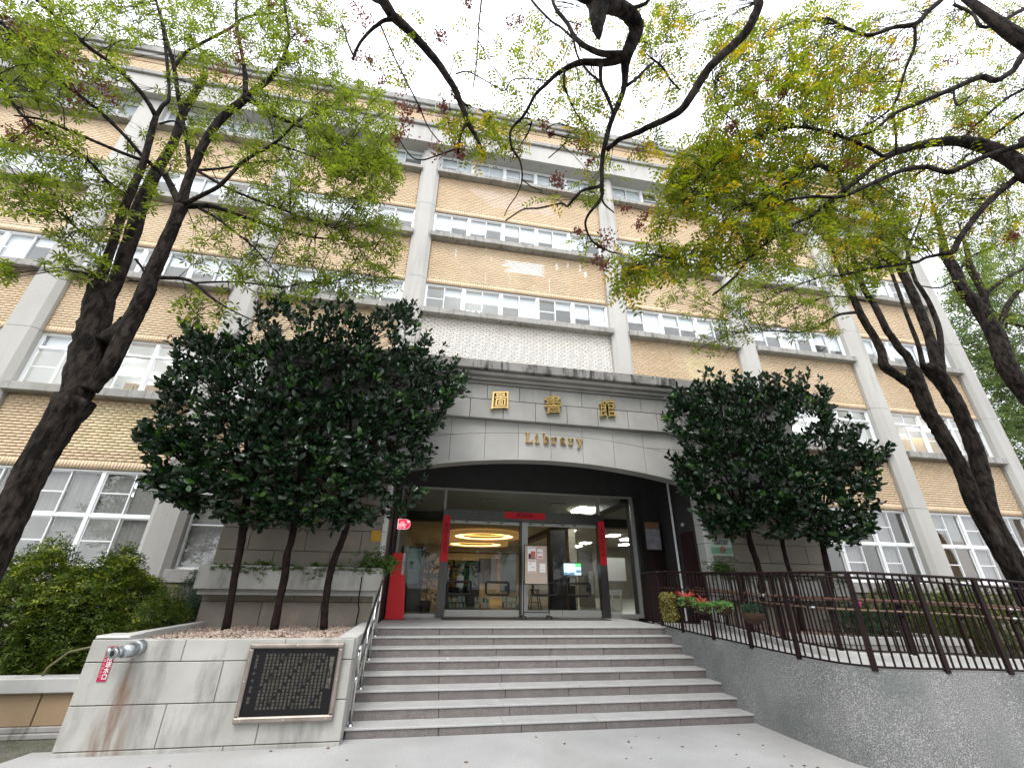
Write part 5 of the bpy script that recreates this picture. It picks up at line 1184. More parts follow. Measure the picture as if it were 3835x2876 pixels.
def split_leaves(par, data, mats_, q):
    pos, ax, nr, sz, kind, w, dr = data; r = q.random(len(pos) // 1); 
    acc = 0
    for nm, mt, lo, hi in mats_:
        s_ = (r >= lo) & (r < hi)
        if s_.sum(): link(nm, leafmesh(nm, pos[s_], ax[s_], nr[s_], sz[s_], mt, kind, w, dr), par)['kind'] = 'stuff'
P_ = pinnates(c2, q2, 5, .20, .068)
yl = np.tile(q2.random(len(c2)) < .13, 10)
for nm, mt, s_ in (('foliage', M['leaf_b'], ~yl), ('yellow_foliage', M['leaf_y'], yl)):
    link(nm, leafmesh(nm, P_[0][s_], P_[1][s_], P_[2][s_], P_[3][s_], mt, 'lance', .42, .1), T2.T)['kind'] = 'stuff'
sp2 = [(955, 85, 14, 3.8), (950, 75, 10, 3.8), (865, 225, 18, 4.2), (880, 240, 12, 4.2), (878, 262, 14, 4.2), (868, 290, 14, 4.2), (855, 300, 10, 4.2), (905, 235, 8, 4.2), (985, 205, 10, 3.9), (958, 222, 12, 3.9), (960, 235, 8, 3.9), (990, 320, 14, 4), (995, 335, 12, 4), (945, 325, 16, 4), (1112, 335, 14, 4.1), (1105, 50, 14, 3.6), (1125, 45, 12, 3.6), (1210, 395, 14, 4), (1200, 385, 10, 4), (1255, 315, 16, 3.8), (1275, 345, 12, 3.8), (1175, 270, 12, 3.8), (1190, 290, 8, 3.8), (1310, 512, 20, 4), (1300, 530, 14, 4), (1250, 502, 10, 4), (1350, 450, 12, 4.1), (1390, 470, 12, 4.1), (1380, 490, 12, 4.1), (1290, 560, 14, 4), (1305, 575, 10, 4), (800, 130, 16, 3.9), (790, 40, 26, 3.8), (770, 20, 24, 3.8), (830, 170, 16, 4), (1380, 325, 12, 3.8), (1250, 60, 12, 3.4), (870, 180, 14, 4), (1010, 5, 8, 3.4)]
pods(T2.T, q2, sp2, 2, .021, 26)

# ================================================================== right overhanging tree
q3 = np.random.default_rng(303)
T3 = Tree('arching_tree', (12.6, 2.2, 0), 'large tree whose pale arching limbs and yellow-green leaves fill the upper right')
LB_ = T3.limb; T3.wm, T3.ws = .70, .72
LB_([(2250, 385, 50), (2212, 362, 46), (2190, 348, 44), (2166, 334, 42), (2121, 315, 38), (2069, 305, 30), (2016, 309, 26), (1964, 320, 22), (1912, 341, 18), (1860, 383, 14), (1825, 411, 13), (1776, 449, 12), (1745, 470, 11), (1693, 494, 10), (1651, 529, 9), (1616, 560, 9), (1595, 590, 8), (1560, 622, 7), (1539, 638, 6)], 3.4, 4.6, 'limb', 12, pre=[(12.6, 2.2, -.05, .42), (12.5, 2.2, 3, .36), (12.2, 2.3, 6.5, .30), (11.4, 2.9, 8.3, .24)], jit=.03)
LB_([(1912, 341, 11), (1895, 331, 10), (1877, 320, 10), (1807, 292, 10), (1755, 278, 9), (1706, 275, 9), (1658, 289, 8), (1620, 302, 7), (1599, 314, 7), (1575, 333, 6), (1557, 348, 6), (1519, 393, 4), (1480, 432, 3)], 3.9, 4.2)
LB_([(2250, 308, 20), (2212, 313, 18), (2173, 324, 16), (2121, 341, 15), (2085, 358, 15), (2051, 372, 15), (2020, 366, 14), (1999, 361, 14), (1947, 369, 14), (1877, 400, 12), (1818, 425, 10), (1755, 425, 8), (1703, 432, 7), (1651, 446, 5), (1600, 440, 3)], 3.3, 4.2, pre=[(12.0, 2.4, 7.2, .2)])
LB_([(2205, 378, 20), (2180, 398, 18), (2156, 418, 16), (2121, 452, 16), (2093, 487, 16), (2070, 520, 17), (2058, 543, 18), (2030, 550, 12), (1999, 557, 10), (1981, 566, 9), (1940, 572, 8), (1894, 579, 8), (1832, 592, 5), (1790, 600, 3)], 3.6, 4.6)
LB_([(2250, 90, 22), (2212, 118, 20), (2198, 138, 17), (2187, 153, 16), (2152, 174, 16), (2117, 167, 16), (2062, 191, 14), (1985, 223, 12), (1936, 244, 10), (1905, 268, 9), (1884, 285, 8), (1842, 296, 5), (1800, 310, 3)], 3.0, 3.8, pre=[(12.2, 2.3, 7.0, .22), (11.2, 2.6, 9.6, .18)])
LB_([(2060, -20, 14), (2034, 0, 14), (2005, 25, 14), (1978, 52, 14), (1930, 60, 11), (1877, 77, 10), (1830, 62, 8), (1790, 40, 6)], 2.7, 3.3, pre=[(11.4, 2.5, 9.3, .18), (9.4, 2.5, 10.6, .12)])
LB_([(1976, 55, 9), (1977, 80, 8), (1975, 104, 8), (1962, 135, 8), (1954, 157, 7), (1945, 190, 7), (1936, 216, 7), (1919, 240, 6), (1860, 282, 5)], 2.9, 3.6)
LB_([(2060, 190, 6), (2062, 215, 6), (2070, 228, 6), (2090, 215, 4), (2100, 205, 3)], 3.4, 3.4)
LB_([(1826, 415, 9), (1812, 380, 12), (1790, 365, 14), (1765, 358, 13), (1740, 368, 11), (1705, 390, 9), (1670, 415, 7), (1640, 435, 5), (1600, 445, 3)], 4.0, 4.2, n=8)
LB_([(1930, 250, 7), (1935, 290, 6), (1936, 330, 6)], 3.6, 3.8); LB_([(1919, 240, 5), (1870, 275, 4), (1830, 300, 3)], 3.6, 3.8)
LB_([(1600, 312, 5), (1590, 270, 4), (1560, 240, 4), (1545, 215, 3), (1545, 160, 3)], 4.1, 4.0)
LB_([(1620, 560, 5), (1560, 580, 4), (1520, 590, 3), (1460, 560, 3), (1380, 545, 2)], 4.5, 4.5)
LB_([(2212, 20, 12), (2130, 60, 9), (2100, 30, 8), (2060, 10, 8)], 3, 3.2)
LB_([(2260, 170, 10), (2180, 210, 8), (2120, 260, 7), (2080, 300, 5)], 3.5, 4.2); LB_([(2230, 230, 9), (2190, 260, 8), (2150, 290, 7), (2060, 360, 4)], 3.6, 4.6)
ell3 = [(1640, 90, 110, 60, 150, 3.2, 4.6), (1560, 150, 80, 60, 60, 3.2, 4.4), (1800, 60, 110, 60, 120, 3.0, 4.4), (1790, 140, 110, 60, 170, 3.2, 4.6), (1700, 200, 120, 70, 200, 3.5, 4.8), (1600, 250, 90, 70, 150, 3.7, 4.8), (1850, 220, 120, 80, 210, 3.4, 5), (1950, 150, 100, 80, 110, 3.4, 5), (2050, 250, 120, 80, 200, 3.6, 5.4), (2150, 230, 90, 90, 150, 3.6, 5.4), (2140, 60, 100, 70, 110, 3.2, 5), (2000, 40, 80, 50, 40, 3.2, 5),
        (1540, 340, 80, 60, 150, 3.9, 4.8), (1500, 400, 60, 60, 120, 4, 4.8), (1640, 350, 110, 70, 240, 3.9, 5), (1760, 330, 110, 60, 200, 3.9, 5), (1870, 360, 100, 60, 160, 3.9, 5), (1980, 400, 100, 70, 140, 3.9, 5.4), (2100, 400, 90, 60, 110, 3.9, 5.4), (1600, 450, 100, 60, 200, 4, 5), (1720, 460, 100, 60, 190, 4, 5), (1840, 480, 100, 60, 150, 4, 5.2), (1560, 530, 80, 50, 110, 4.2, 5), (1470, 560, 80, 35, 80, 4.2, 5), (1380, 580, 60, 35, 55, 4.2, 4.8), (1420, 520, 40, 30, 24, 4.2, 4.8), (1360, 610, 40, 30, 26, 4.2, 4.8), (1660, 540, 70, 40, 60, 4.2, 5), (1860, 570, 60, 50, 90, 4.4, 5.2), (1930, 520, 70, 50, 60, 4.2, 5.2), (2060, 500, 90, 50, 60, 4.4, 5.4), (2180, 450, 50, 60, 60, 4.2, 5.4), (2190, 320, 40, 50, 40, 4, 5.2), (1440, 440, 40, 40, 34, 4.1, 4.8), (1455, 370, 40, 30, 30, 4, 4.8)]
c3 = ellipse_pts(q3, [(*e[:4], int(e[4] * 1.25), *e[5:]) for e in ell3])
T3.twigs(c3, 8, .008, .0025, 3)
P_ = pinnates(c3, q3, 5, .26, .088)
yl = np.tile(q3.random(len(c3)) < .12, 10)
for nm, mt, s_ in (('foliage', M['leaf_b'], ~yl), ('yellow_foliage', M['leaf_y'], yl)):
    link(nm, leafmesh(nm, P_[0][s_], P_[1][s_], P_[2][s_], P_[3][s_], mt, 'lance', .44, .1), T3.T)['kind'] = 'stuff'
pods(T3.T, q3, [(x, y, r, 4.0) for x, y, r in ((1880, 150, 26), (1850, 165, 20), (1820, 120, 18), (1800, 160, 16), (1930, 120, 22), (1900, 170, 16), (1760, 150, 14), (1860, 200, 16), (1660, 170, 14), (2100, 290, 22), (2080, 270, 16), (1840, 310, 12), (1835, 360, 14), (2150, 60, 22), (2190, 40, 20), (1620, 200, 14), (1580, 280, 12), (1690, 200, 12), (2060, 130, 20), (2190, 510, 12), (1560, 160, 12))], 3)

# ================================================================== right forked trunk and the tree behind it
q4 = np.random.default_rng(404)
T4 = Tree('forked_tree', (12.9, 8.0, 0), 'dark tree with two trunks dividing into many upright stems before the right wing')
LB_ = T4.limb; T4.wm, T4.ws = .66, .72
g4 = ad(2290, 1420, 8.0)
LB_([(2290, 1420, 88), (2262, 1360, 84), (2235, 1300, 76), (2222, 1270, 66)], 7.9, 7.9, 'trunk', 14, pre=[(13.1, 8.0, -.1, .42), (13.05, 8.0, .6, .38)])
LB_([(2238, 1300, 56), (2212, 1250, 52), (2180, 1190, 50), (2156, 1145, 48), (2137, 1100, 46), (2124, 1040, 46), (2110, 985, 44), (2096, 945, 43), (2082, 910, 42), (2069, 880, 42), (2048, 844, 44), (2030, 818, 46), (2012, 800, 44), (2000, 790, 30)], 8, 8, 'trunk', 12, jit=.06)
LB_([(2232, 1310, 56), (2192, 1240, 52), (2160, 1185, 50), (2130, 1135, 46), (2103, 1085, 44), (2079, 1018, 42), (2058, 980, 42), (2041, 950, 42), (2024, 920, 42), (2006, 892, 42), (1992, 860, 44), (1980, 830, 46), (1974, 808, 42), (1974, 795, 28)], 7.8, 7.8, 'trunk', 12, jit=.06)
LB_([(1985, 840, 32), (1960, 826, 28), (1936, 809, 27), (1918, 798, 28), (1908, 786, 28), (1905, 764, 22), (1896, 742, 21), (1887, 725, 20), (1868, 695, 20), (1853, 666, 19), (1835, 625, 17), (1821, 597, 13), (1804, 555, 10), (1790, 500, 7), (1800, 440, 5)], 7.8, 8.2, 'stem', 9)
LB_([(1850, 675, 10), (1828, 677, 9), (1807, 682, 8), (1776, 701, 7), (1745, 714, 5), (1720, 718, 5), (1668, 715, 3), (1620, 720, 2)], 8.0, 7.4)
LB_([(1974, 800, 24), (1960, 770, 22), (1943, 753, 20), (1928, 730, 19), (1915, 712, 18), (1891, 663, 17), (1867, 625, 15), (1846, 569, 12), (1838, 530, 10), (1833, 480, 8), (1835, 420, 5)], 7.8, 8.2, 'stem', 9)
LB_([(1995, 795, 15), (1985, 750, 12), (1971, 712, 11), (1955, 670, 10), (1943, 635, 10), (1932, 605, 9), (1922, 579, 9), (1905, 530, 8), (1890, 470, 6), (1885, 420, 4)], 8, 8.3, 'stem', 8)
LB_([(2025, 800, 32), (2016, 760, 28), (2006, 722, 27), (1990, 680, 26), (1975, 642, 26), (1962, 615, 24), (1950, 590, 22), (1929, 548, 18), (1915, 515, 12), (1898, 480, 9), (1880, 430, 6)], 8, 8.4, 'stem', 10)
LB_([(2042, 838, 16), (2034, 780, 16), (2030, 720, 15), (2018, 680, 14), (2006, 652, 13), (1990, 625, 12), (1978, 607, 11), (1966, 570, 9), (1958, 536, 8), (1943, 480, 6)], 8.1, 8.4, 'stem', 8)
LB_([(1955, 580, 8), (1965, 530, 7), (1985, 480, 6), (2000, 430, 4)], 8.2, 8.4)
LB_([(1830, 600, 6), (1790, 595, 5), (1740, 610, 4), (1690, 630, 3), (1640, 660, 2)], 7.8, 7.4); LB_([(1870, 650, 6), (1800, 640, 4), (1730, 660, 3), (1680, 690, 2)], 7.8, 7.3)
ell4 = [(1640, 640, 90, 45, 90, 6.8, 7.8), (1720, 690, 80, 45, 70, 6.8, 7.8), (1600, 700, 60, 40, 44, 6.8, 7.6), (1540, 740, 50, 35, 22, 6.8, 7.4), (1780, 620, 70, 50, 60, 7, 8.2), (1560, 660, 60, 40, 30, 6.8, 7.8), (1740, 560, 80, 40, 60, 7, 8.4), (1640, 570, 80, 40, 50, 7, 8.4), (1880, 520, 90, 60, 80, 7.4, 8.8), (1850, 440, 110, 70, 110, 7.4, 8.8), (1960, 480, 80, 60, 80, 7.4, 8.8), (1790, 700, 40, 30, 16, 7, 7.8), (1480, 640, 60, 40, 30, 6.6, 7.4)]
c4 = ellipse_pts(q4, [(*e[:4], int(e[4] * 1.3), *e[5:]) for e in ell4])
T4.twigs(c4, 7, .008, .003, 4)
pos, ax, nr, sz = whorls(c4, q4, 7, .13)
link('foliage', leafmesh('foliage', pos, ax, nr, sz, M['leaf_a'], 'lance', .26, .12), T4.T)['kind'] = 'stuff'
q5 = np.random.default_rng(505)
T5 = Tree('far_right_tree', (22.0, 10.0, 0), 'tall leaning dark tree at the right edge beyond the forked trunks')
LB_ = T5.limb; T5.wm, T5.ws = .70, .75
LB_([(2290, 940, 62), (2250, 885, 56), (2212, 842, 52), (2180, 802, 48), (2165, 765, 46), (2156, 736, 45), (2140, 705, 42), (2124, 680, 38), (2105, 655, 34), (2086, 635, 31), (2073, 610, 29), (2062, 583, 28), (2041, 548, 24), (2034, 505, 13), (2016, 446, 6), (2005, 400, 2)], 10, 10, 'trunk', 12, pre=[(22.4, 10, -.05, .55), (22.3, 10, 4, .45)], jit=.05)
LB_([(2148, 715, 20), (2138, 690, 19), (2124, 635, 18), (2110, 605, 18), (2096, 579, 17), (2088, 540, 12), (2070, 480, 3)], 10, 10.3, 'stem', 8)
LB_([(2155, 720, 15), (2162, 695, 15), (2172, 670, 14), (2183, 650, 14), (2198, 632, 13), (2220, 615, 11)], 10, 9.8, 'stem', 8)
LB_([(2120, 655, 12), (2140, 625, 12), (2170, 605, 10), (2212, 580, 8)], 10, 9.8); LB_([(2165, 700, 8), (2190, 700, 7), (2230, 712, 6)], 10, 9.8)
LB_([(2086, 636, 7), (2060, 610, 6), (2030, 622, 5), (1990, 618, 3)], 10, 9.6); LB_([(2066, 600, 7), (2090, 560, 6), (2130, 540, 5), (2180, 520, 4)], 10, 10)
ell5 = [(2150, 560, 80, 70, 120, 9, 11.5), (2120, 480, 110, 80, 190, 9, 11.5), (2170, 380, 80, 70, 90, 9, 11.5), (2050, 430, 80, 60, 90, 9, 11.5), (2180, 640, 50, 60, 50, 9, 11), (2060, 620, 30, 30, 16, 9.4, 10.6)]
c5 = ellipse_pts(q5, ell5); T5.twigs(c5, 8, .012, .004, 5)
P_ = pinnates(c5, q5, 5, .42, .11)
link('foliage', leafmesh('foliage', P_[0], P_[1], P_[2], P_[3], M['leaf_a'], 'lance', .36, .1), T5.T)['kind'] = 'stuff'
# lacy trees far beyond the corner of the building
def backdrop_tree(base, ells, label, seed, n=1.0):
    q = np.random.default_rng(seed); T = Tree('background_tree', base, label, group='trees beyond the building corner')
    top = np.array([base[0], base[1], 15.0]); pts = [(base[0], base[1], -.05, .35), (base[0] + .2, base[1], 5, .3), (base[0] - .2, base[1], 10, .2), (base[0], base[1], 15, .1)]
    c_ = curve(pts); m = MB(); m.tube(c_[:, :3], list(c_[:, 3]), 8, jit=.05); m.build('trunk', T.bark, T.T); T.nodes.append(c_)
    cl = ellipse_pts(q, ells); T.twigs(cl, 12, .03, .008, seed, maxr=9)
    pos, ax, nr, sz = whorls(np.repeat(cl, 3, 0) + q.normal(size=(len(cl) * 3, 3)) * .25, q, 5, .30)
    link('foliage', leafmesh('foliage', pos, ax, nr, sz, M['leaf_c'], 'flat', .3, .05), T.T)['kind'] = 'stuff'
backdrop_tree((36.0, 16.0, 0), [(2120, 700, 110, 90, 330, 15, 18), (2180, 850, 60, 100, 330, 15, 18), (2140, 780, 60, 50, 130, 15, 18), (2090, 600, 60, 60, 150, 15, 18)], 'lacy green tree just beyond the right corner of the building', 61)
backdrop_tree((44.0, 20.0, 0), [(2190, 980, 50, 100, 260, 19, 22), (2215, 1130, 40, 60, 100, 19, 22), (2180, 560, 70, 80, 240, 19, 22)], 'paler feathery tree farther off at the right edge, lower in the view', 62)

# ================================================================== clipped ficus trees in the beds
def in_poly(x, y, poly):
    n = len(poly); c_ = False; j = n - 1
    for i in range(n):
        xi, yi = poly[i]; xj, yj = poly[j]
        if ((yi > y) != (yj > y)) and (x < (xj - xi) * (y - yi) / (yj - yi) + xi): c_ = not c_
        j = i
    return c_
def edge_dist(x, y, poly):
    d = 1e9
    for i in range(len(poly)):
        ax_, ay = poly[i - 1]; bx_, by = poly[i]; L_ = (bx_ - ax_) ** 2 + (by - ay) ** 2; t = max(0, min(1, ((x - ax_) * (bx_ - ax_) + (y - ay) * (by - ay)) / (L_ + 1e-9)))
        d = min(d, math.hypot(x - ax_ - t * (bx_ - ax_), y - ay - t * (by - ay)))
    return d
lt = {}
def ficus_group(name, poly, trunks, Yc, dep, nros, labels, grp, seed, size=.155):
    q = np.random.default_rng(seed); xs_ = [p[0] for p in poly]; ys_ = [p[1] for p in poly]; pts = []; ds = []
    while len(pts) < nros:
        x, y = q.uniform(min(xs_), max(xs_)), q.uniform(min(ys_), max(ys_))
        if not in_poly(x, y, poly): continue
        ed_ = edge_dist(x, y, poly); e = min(1, ed_ / 150.0)
        cl_ = math.sin(x * .045 + 1.3 * math.sin(y * .03 + seed)) * math.sin(y * .052 + 1.7 * math.sin(x * .026))
        if cl_ < -.35 + .5 * q.random() - .5 * e and q.random() < .80: continue
        h = dep * math.sqrt(max(0, 1 - (1 - e) ** 2)); 
        t = q.uniform(-1, 1); t = math.copysign(abs(t) ** .45, t - .15)
        pts.append(ad(x, y, Yc + h * t)); ds.append((x, y))
    # long free shoots breaking the outline
    cx0, cy0 = np.mean(xs_), np.mean(ys_) + 60; sh_ = []
    for k in range(150):
        i = q.integers(len(poly)); t = q.random(); x = poly[i - 1][0] * (1 - t) + poly[i][0] * t; y = poly[i - 1][1] * (1 - t) + poly[i][1] * t
        if y > cy0 + 90: continue
        x, y = x * .93 + cx0 * .07, y * .93 + cy0 * .07; dx, dy = x - cx0, y - cy0 - 120; l = math.hypot(dx, dy); dx /= l; dy /= l; dy -= .45; Ys = Yc + q.uniform(-.6, .6) * dep; n_ = q.integers(3, 6)
        for j in range(n_): pts.append(ad(x + dx * j * 9 + q.normal() * 1.5, y + dy * j * 9 + q.normal() * 1.5, Ys))
    pts = np.array(pts); cen = pts.mean(0)
    tops = np.array([ad(t[-1][0], t[-1][1], t[-1][2]) for t in trunks]); own = np.argmin(((pts - tops[:, None] - 0)[..., 0] ** 2 + .3 * (pts - tops[:, None])[..., 1] ** 2), 0)
    for i, tr in enumerate(trunks):
        b = ad(tr[0][0], tr[0][1], tr[0][2]); T = Tree(name, tuple(float(v) for v in b), labels[i], 'tree', grp, 'bark_thin')
        R_ = [(*ad(x, y, Y), .74 * w * 1.734 / FPX * depth(ad(x, y, Y)) / 2) for (x, y, Y, w) in tr]; c_ = curve(R_); m = MB(); m.tube(c_[:, :3], list(c_[:, 3]), 9, jit=.09); m.build('trunk', T.bark, T.T); T.nodes.append(c_)
        my = pts[own == i]; tp_ = R_[-1]
        for k in range(7):
            if len(my) < 8: break
            e = my[q.integers(len(my))]; e = e * .8 + cen * .2; mid = (np.array(tp_[:3]) + e) / 2 + np.array([0, 0, -.1]); r0 = tp_[3] * .7
            c2_ = curve([(*tp_[:3], r0), (*mid, r0 * .7), (*e, r0 * .3)]); m = MB(); m.tube(c2_[:, :3], list(c2_[:, 3]), 7, jit=.06); m.build('branch', T.bark, T.T); T.nodes.append(c2_)
        T.twigs(my, 9, .010, .0035, seed + i)
        outd = unit(my - np.array([cen[0], cen[1], cen[2] - .9])); nl = 6
        pos, ax, nr, sz = whorls(my, q, nl, size, (0, 0, 1), 1.0)
        od = np.repeat(outd, nl, 0); ax = unit(ax * .75 + od * .5 + np.array([0, 0, .42]))
        pos = pos + q.normal(size=pos.shape) * .024 - od * q.uniform(0, .07, (len(pos), 1))
        nr = unit(np.array([0, 0, 1.0])[None] * .6 - ax * .2 + od * .35 + .45 * q.normal(size=pos.shape))
        fresh = q.random(len(my)) < .09; fr_ = np.repeat(fresh, nl) & (q.random(len(pos)) < .7)
        # the nearest 300 leaves are leaves of their own
        vis = np.argsort(pos[:, 1])[:min(1200, len(pos) // 3)]; pick = np.sort(q.choice(vis, min(300, len(vis)), replace=False)); rest = np.ones(len(pos), bool); rest[pick] = False
        for nm, mt, s_ in (('foliage', M['leaf_f'], rest & ~fr_), ('young_foliage', M['leaf_fn'], rest & fr_)):
            link(nm, leafmesh(nm, pos[s_], ax[s_], nr[s_], sz[s_], mt, 'oval', .5, .1), T.T)['kind'] = 'stuff'
        if 'n' not in lt:
            for k2, mt in (('n', M['leaf_f']), ('y', M['leaf_fn'])): lt[k2] = leafmesh('leaf', np.zeros((1, 3)), np.array([[0, 1.0, 0]]), np.array([[0, 0, 1.0]]), np.ones(1), mt, 'oval', .5, .1)
        for j in pick:
            a_ = ax[j] / np.linalg.norm(ax[j]); s_ = np.cross(a_, nr[j]); s_ /= np.linalg.norm(s_) + 1e-9; u_ = np.cross(s_, a_)
            o = bpy.data.objects.new('leaf', lt['y' if fr_[j] else 'n']); C.objects.link(o); o.parent = T.T; o.matrix_parent_inverse = Matrix.Translation(-T.T.location)
            Mx = Matrix(((s_[0], a_[0], u_[0], 0), (s_[1], a_[1], u_[1], 0), (s_[2], a_[2], u_[2], 0), (0, 0, 0, 1))) @ Matrix.Scale(float(sz[j]), 4)
            Mx.translation = Vector(pos[j]); o.matrix_basis = Mx
polyL = [(300, 960), (318, 935), (350, 905), (375, 870), (345, 850), (365, 800), (382, 745), (400, 722), (415, 745), (430, 735), (470, 725), (505, 735), (540, 715), (575, 665), (600, 645), (640, 640), (690, 648), (715, 690), (735, 678), (770, 680), (790, 705), (815, 672), (850, 660), (885, 668), (905, 700), (918, 730), (925, 765), (935, 790), (965, 775), (990, 790), (985, 830), (1008, 845), (975, 880), (960, 905), (945, 935), (915, 950), (905, 975), (925, 1000), (918, 1060), (900, 1090), (860, 1120), (800, 1135), (720, 1150), (640, 1140), (560, 1140), (500, 1125), (450, 1120), (395, 1095), (340, 1075), (300, 1050), (295, 1030), (335, 1020), (370, 990), (385, 965), (350, 985), (315, 985)]
ficus_group('slim_ficus', polyL, [[(487, 1360, 9.66, 24), (500, 1290, 9.66, 20), (510, 1230, 9.66, 20), (520, 1180, 9.66, 20), (528, 1120, 9.6, 22), (535, 1060, 9.5, 20)], [(592, 1360, 9.66, 25), (603, 1300, 9.66, 20), (615, 1245, 9.66, 22), (620, 1200, 9.66, 20), (633, 1150, 9.6, 20), (640, 1070, 9.5, 20)], [(699, 1360, 9.66, 22), (703, 1300, 9.66, 20), (713, 1240, 9.66, 20), (725, 1200, 9.6, 20), (745, 1150, 9.5, 18), (760, 1080, 9.4, 16)]],
            9.45, 1.0, 3250, ['leftmost of the three slim ficus trees in the left pebble bed', 'middle one of the three slim ficus trees growing in the left pebble bed', 'ficus in the left pebble bed nearest the steps handrail'], 'ficus trees in the left pebble bed', 71)
polyR = [(1430, 905), (1455, 865), (1480, 880), (1500, 850), (1520, 835), (1560, 835), (1610, 840), (1640, 860), (1655, 840), (1680, 835), (1690, 850), (1720, 835), (1760, 840), (1775, 870), (1790, 890), (1800, 905), (1780, 935), (1830, 950), (1850, 965), (1890, 975), (1920, 990), (1905, 1010), (1850, 1010), (1830, 1020), (1870, 1040), (1885, 1060), (1880, 1120), (1885, 1150), (1850, 1170), (1835, 1190), (1800, 1190), (1760, 1165), (1700, 1170), (1640, 1160), (1580, 1165), (1540, 1160), (1520, 1130), (1505, 1090), (1470, 1060), (1455, 1010), (1480, 985), (1470, 950), (1440, 930)]
ficus_group('bushy_ficus', polyR, [[(1648, 1330, 9.7, 18), (1645, 1260, 9.7, 17), (1635, 1215, 9.7, 17), (1620, 1170, 9.7, 16), (1612, 1120, 9.6, 14)], [(1735, 1362, 9.6, 18), (1718, 1270, 9.6, 14), (1700, 1215, 9.6, 12), (1690, 1170, 9.6, 12), (1685, 1110, 9.5, 12)], [(1808, 1364, 9.4, 22), (1795, 1290, 9.4, 20), (1790, 1240, 9.4, 18), (1780, 1190, 9.4, 16), (1770, 1140, 9.3, 14)]],
            9.3, .95, 2100, ['ficus in the right bed nearest the entrance, before the no-smoking sign', 'middle one of the three bushy ficus trees in the right bed', 'thickest-stemmed ficus in the right bed, at its outer end'], 'ficus trees in the right bed', 72, .165)

# ================================================================== shrubs, hedges and small plants
def shrub(name, box, n, label, cat, seed, mt, mt2=None, frac=.1, size=.06, width=.35, nl=6, grp=None, kind='lance', top=None, stems=40, updir=(0, 0, 1)):
    q = np.random.default_rng(seed); x0, x1, y0, y1, z0, z1 = box
    T = tag(thing(name, ((x0 + x1) / 2, (y0 + y1) / 2, z0), label, cat, grp))
    u = q.random((n, 3)); f = q.integers(0, 4, n); u[f == 0, 1] = q.random((f == 0).sum()) * .25; u[f == 1, 2] = 1 - q.random((f == 1).sum()) * .2
    cx_, cy_ = u[:, 0] - .5, u[:, 1] - .5
    env = np.clip(1.0 - .9 * (abs(cx_) * 2) ** 4 * .5 - .3 * (abs(cy_) * 2) ** 3, .3, 1) * (.86 + .14 * np.sin(u[:, 0] * 9 + 1) * np.cos(u[:, 1] * 5))
    P_ = np.stack([x0 + u[:, 0] * (x1 - x0), y0 + u[:, 1] * (y1 - y0) - 0 * u[:, 2], z0 + .03 + u[:, 2] * env * (z1 - z0) + q.normal(size=n) * .02], 1)
    if top is not None: P_ = P_[P_[:, 2] < top(P_[:, 0])]
    pos, ax, nr, sz = whorls(P_, q, nl, size, updir); 
    if mt2 is not None:
        tip = (np.repeat(P_[:, 2] > z0 + .45 * (z1 - z0), nl)) & np.repeat(q.random(len(P_)) < frac, nl)
        link('tip_foliage', leafmesh('tip_foliage', pos[tip], ax[tip], nr[tip], sz[tip] * 1.1, mt2, kind, width, .1), T)['kind'] = 'stuff'
        pos, ax, nr, sz = pos[~tip], ax[~tip], nr[~tip], sz[~tip]
    link('foliage', leafmesh('foliage', pos, ax, nr, sz, mt, kind, width, .1), T)['kind'] = 'stuff'
    m = MB()
    for k in range(stems):
        p = P_[q.integers(len(P_))]; b = (p[0] * .85 + (x0 + x1) / 2 * .15, p[1] * .8 + (y0 + y1) / 2 * .2, z0); m.tube([b, ((p[0] + b[0]) / 2 + .03, (p[1] + b[1]) / 2, (p[2] + z0) / 2), tuple(p)], [.012, .008, .004], 4, caps=False)
    m.build('stems', M['twig'], T, kind='stuff'); return T
shrub('azalea_bush', (-6.1, -4.75, 8.75, 10.4, .60, 2.62), 4200, 'bright green azalea bush directly left of the bed wall, reaching up over the window sill', 'bush', 81, M['leaf_h'], M['leaf_hy'], .16, .08, .36, stems=14)
shrub('azalea_bush', (-7.4, -5.95, 8.8, 10.6, .60, 2.75), 3400, 'azalea bush at the far left edge below the big trunk', 'bush', 82, M['leaf_h'], M['leaf_hy'], .14, .08, .36, stems=14)
shrub('azalea_bush', (-4.95, -4.32, 8.8, 10.6, .60, 1.95), 1500, 'low dark azalea between the bright bush and the pebble bed', 'bush', 83, M['leaf_h'], M['leaf_hy'], .06, .06, .36)
for i, (x, y, h, lb) in enumerate(((-5.15, 11.9, 2.35, 'tall dark narrow-leaved plant beneath the pilaster foot'), (-4.72, 11.2, 1.9, 'narrow-leaved dark plant close to the corner of the pebble bed'), (-4.9, 10.9, 1.75, 'short narrow-leaved plant beside the azalea'))):
    shrub('yew_pine_sapling', (x - .28, x + .28, y - .25, y + .25, .6, h), 420, lb, 'plant', 90 + i, M['leaf_s'], None, 0, .11, .13, 6, 'narrow-leaved plants at the pilaster foot', updir=(0, 0, -.8), stems=8)
shrub('azalea_hedge', (10.7, 12.6, 8.9, 10.2, .5, 2.15), 1900, 'dark green azalea hedge behind the ramp railings, nearest to the right bed', 'hedge', 84, M['leaf_h'], M['leaf_hy'], .05, .07, .36)
shrub('azalea_hedge', (12.6, 15.2, 9.0, 10.6, .5, 2.35), 2000, 'azalea hedge with a pink flower behind the railings at the foot of the forked tree', 'hedge', 85, M['leaf_h'], M['leaf_hy'], .05, .07, .36)
shrub('azalea_hedge', (9.9, 11.9, 11.0, 12.4, .5, 2.0), 1300, 'shaded hedge under the right ground-floor windows behind the ficus trunks', 'hedge', 86, M['leaf_s'], M['leaf_h'], .3, .08, .33)
